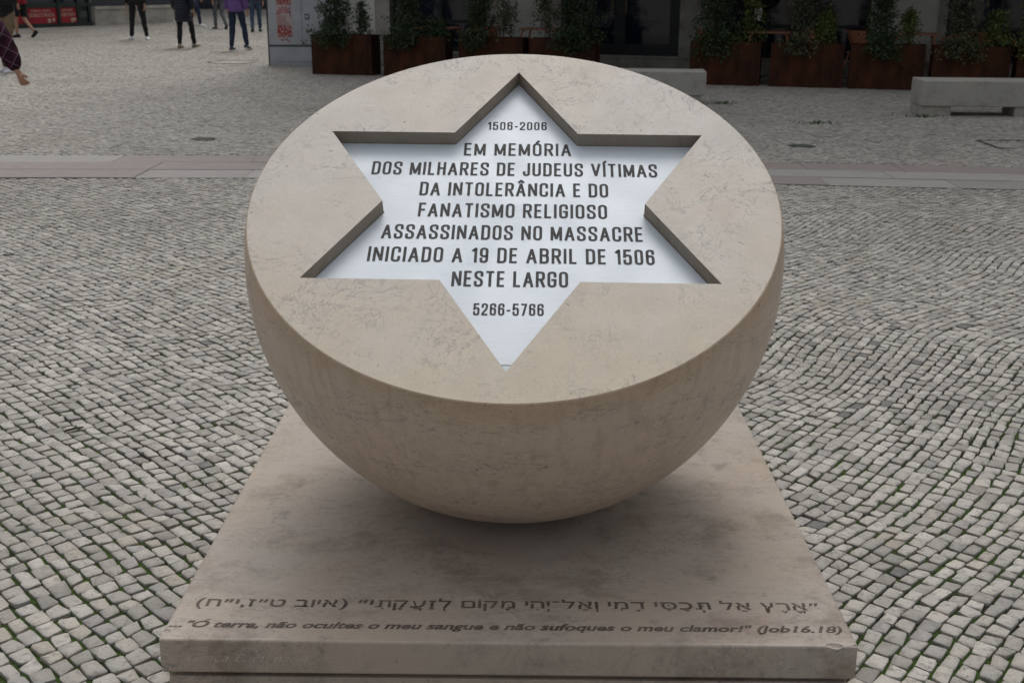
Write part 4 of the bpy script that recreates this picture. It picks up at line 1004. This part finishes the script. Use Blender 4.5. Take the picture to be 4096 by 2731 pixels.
    for s in 'lr':
        i = {'l': 1, 'r': 2}[s]; b = len(tv)
        if bare_calf: tv += [(*lerp(J['h' + s], J['k' + s], .5), .093 * k), (*lerp(J['h' + s], J['k' + s], .95), .085 * k)]; te += [(i, b), (b, b + 1)]
        else: tv += [(*lerp(J['h' + s], J['k' + s], .5), .086 * k), (*J['k' + s], .068 * k), (*lerp(J['k' + s], J['a' + s], .5), .062 * k), (*lerp(J['k' + s], J['a' + s], 1.05), .052 * k)]; te += [(i, b), (b, b + 1), (b + 1, b + 2), (b + 2, b + 3)]
    folds(skin('trousers', tv, te, legs, root, 0, 3))
    # top with sleeves
    cz = skirt * k
    pf = k * puff; cv = [(0, J['pel'][1], cz, .180 * pf, .145 * pf), (0, J['pel'][1], cz + .03, .180 * pf, .145 * pf), (*lerp(J['pel'], J['wst'], .8), .165 * pf, .135 * pf), (*J['chs'], .170 * pf, .13 * pf), (*lerp(J['chs'], J['nck'], .72), .085 * k, .080 * k)]
    ce = [(0, 1), (1, 2), (2, 3), (3, 4)]
    for s in 'lr':
        b = len(cv); cv += [(*J['s' + s], .075 * k * sleeve), (*J['e' + s], .064 * k * sleeve), (*lerp(J['e' + s], J['w' + s], 1.03), .050 * k * sleeve)]; ce += [(3, b), (b, b + 1), (b + 1, b + 2)]
    folds(skin('top', cv, ce, top, root, 3, 3))
    for s, td, pt in (('l', tl, pl), ('r', tr, pr)): shoe(root, J['a' + s], td, shoe_m, pt, sole)
    return root
# stride away from the viewer: right foot forward, left heel raised
WALK = dict(kl=(-.10, .02, .48), al=(-.10, -.22, .13), kr=(.10, .14, .50), ar=(.10, .17, .09), pl=.45, el=(-.23, .06, 1.13), wl=(-.23, .16, .92), er=(.23, -.12, 1.13), wr=(.235, -.10, .88))
WALK2 = dict(kr=(.09, .03, .48), ar=(.10, -.24, .16), kl=(-.10, .13, .50), al=(-.09, .15, .09), pr=.65, er=(.23, .06, 1.13), wr=(.23, .16, .92), el=(-.23, -.12, 1.13), wl=(-.235, -.10, .88))
person('person in dark plaid flannel shirt, only one swinging arm and hand in frame', (-3.95, 6.8, 0), R(-90), PLAID, BLACK, BROWN,
       dict(wst=(0, -.16, 1.08), chs=(0, -.16, 1.28), nck=(0, -.15, 1.44), skl=(0, -.12, 1.52), hed=(0, -.11, 1.60), crn=(0, -.125, 1.67), sl=(-.175, -.17, 1.40), el=(-.22, -.25, 1.12), wl=(-.22, -.22, .88), sr=(.175, -.10, 1.385), er=(.19, .115, 1.10), wr=(.185, .215, .855), fist=.95, hs=.8, pel=(0, -.17, .94), hl=(-.09, -.17, .90), hr=(.09, -.17, .90), kr=(.1, -.24, .48), ar=(.1, -.50, .16), pr=.6, kl=(-.1, -.24, .49), al=(-.1, -.34, .09)), skirt=.72, sleeve=1.30, H=1.75)
person('person in black jacket, khaki trousers and white shoes, behind the plaid sleeve', (-8.62, 17.85, 0), R(160), BLACK, KHAKI, WHITE, dict(kl=(-.11, .12, .50), al=(-.10, .10, .09), el=(-.24, .02, 1.12), wl=(-.10, .22, 1.12)), H=1.75, skirt=.86)
person('person in red shirt and dark shorts walking past the red posters', (-13.15, 29.4, 0), R(75), REDC, BLACK, BLACK, WALK2, skirt=.84, bare_calf=True)
person('person standing in black trousers and white shoes', (-9.86, 28.6, 0), R(178), BLACK, BLACK, WHITE, dict(kl=(-.15, .01, .49), al=(-.20, 0, .09), kr=(.14, .01, .49), ar=(.19, 0, .09), tl=(-.55, 1), tr=(.55, 1)), H=1.74, skirt=.86)
person('person in long navy quilted coat and black trousers walking away', (-7.70, 25.1, 0), R(-12), NAVY, BLACK, BEIGE, dict(kl=(-.12, .03, .49), al=(-.11, -.06, .09), kr=(.12, .13, .51), ar=(.13, .20, .10), pr=-.1), H=1.66, skirt=.59, fem=True, sleeve=1.45, puff=1.18)
person('person in blue jeans and pale shoes half hidden by the navy coat', (-10.75, 37.2, 0), R(-80), NAVY, JEANS, WHITE, WALK, H=1.7, skirt=.86)
person('person in grey trousers with one lifted foot, far behind the purple sweater', (-9.45, 35.3, 0), R(35), BLACK, GREYC, GREYC, WALK2, H=1.7, skirt=.86, fem=True)
person('person in purple sweater and dark jeans walking away', (-6.32, 24.35, 0), R(-14), PURPLE, JEANS, TEAL, dict(kl=(-.11, .02, .48), al=(-.10, -.10, .09), kr=(.12, .10, .51), ar=(.17, .10, .115), pr=.25), H=1.72, skirt=.81, sole=WHITE, puff=1.08)
person('person in blue jeans and brown top between the purple sweater and the cabinet', (-7.95, 33.6, 0), R(10), BROWN, BLUEJ, TEAL, WALK, H=1.7, skirt=.88)
pj = person('person dressed in black looking at a paper behind the planters', (3.80, 17.75, 0), R(170), BLACK, BLACK, BLACK, dict(el=(-.27, .02, 1.12), wl=(-.07, .20, 1.14), er=(.27, .02, 1.12), wr=(.07, .20, 1.14)), H=1.76, skirt=.84, sleeve=1.1)
tag(MB().box(-.055, .055, -.002, .002, -.11, .11).build('paper', WHITE, None, (3.82, 17.50, 1.03), R(-10)), 'white folded paper held by the person in black', 'paper')
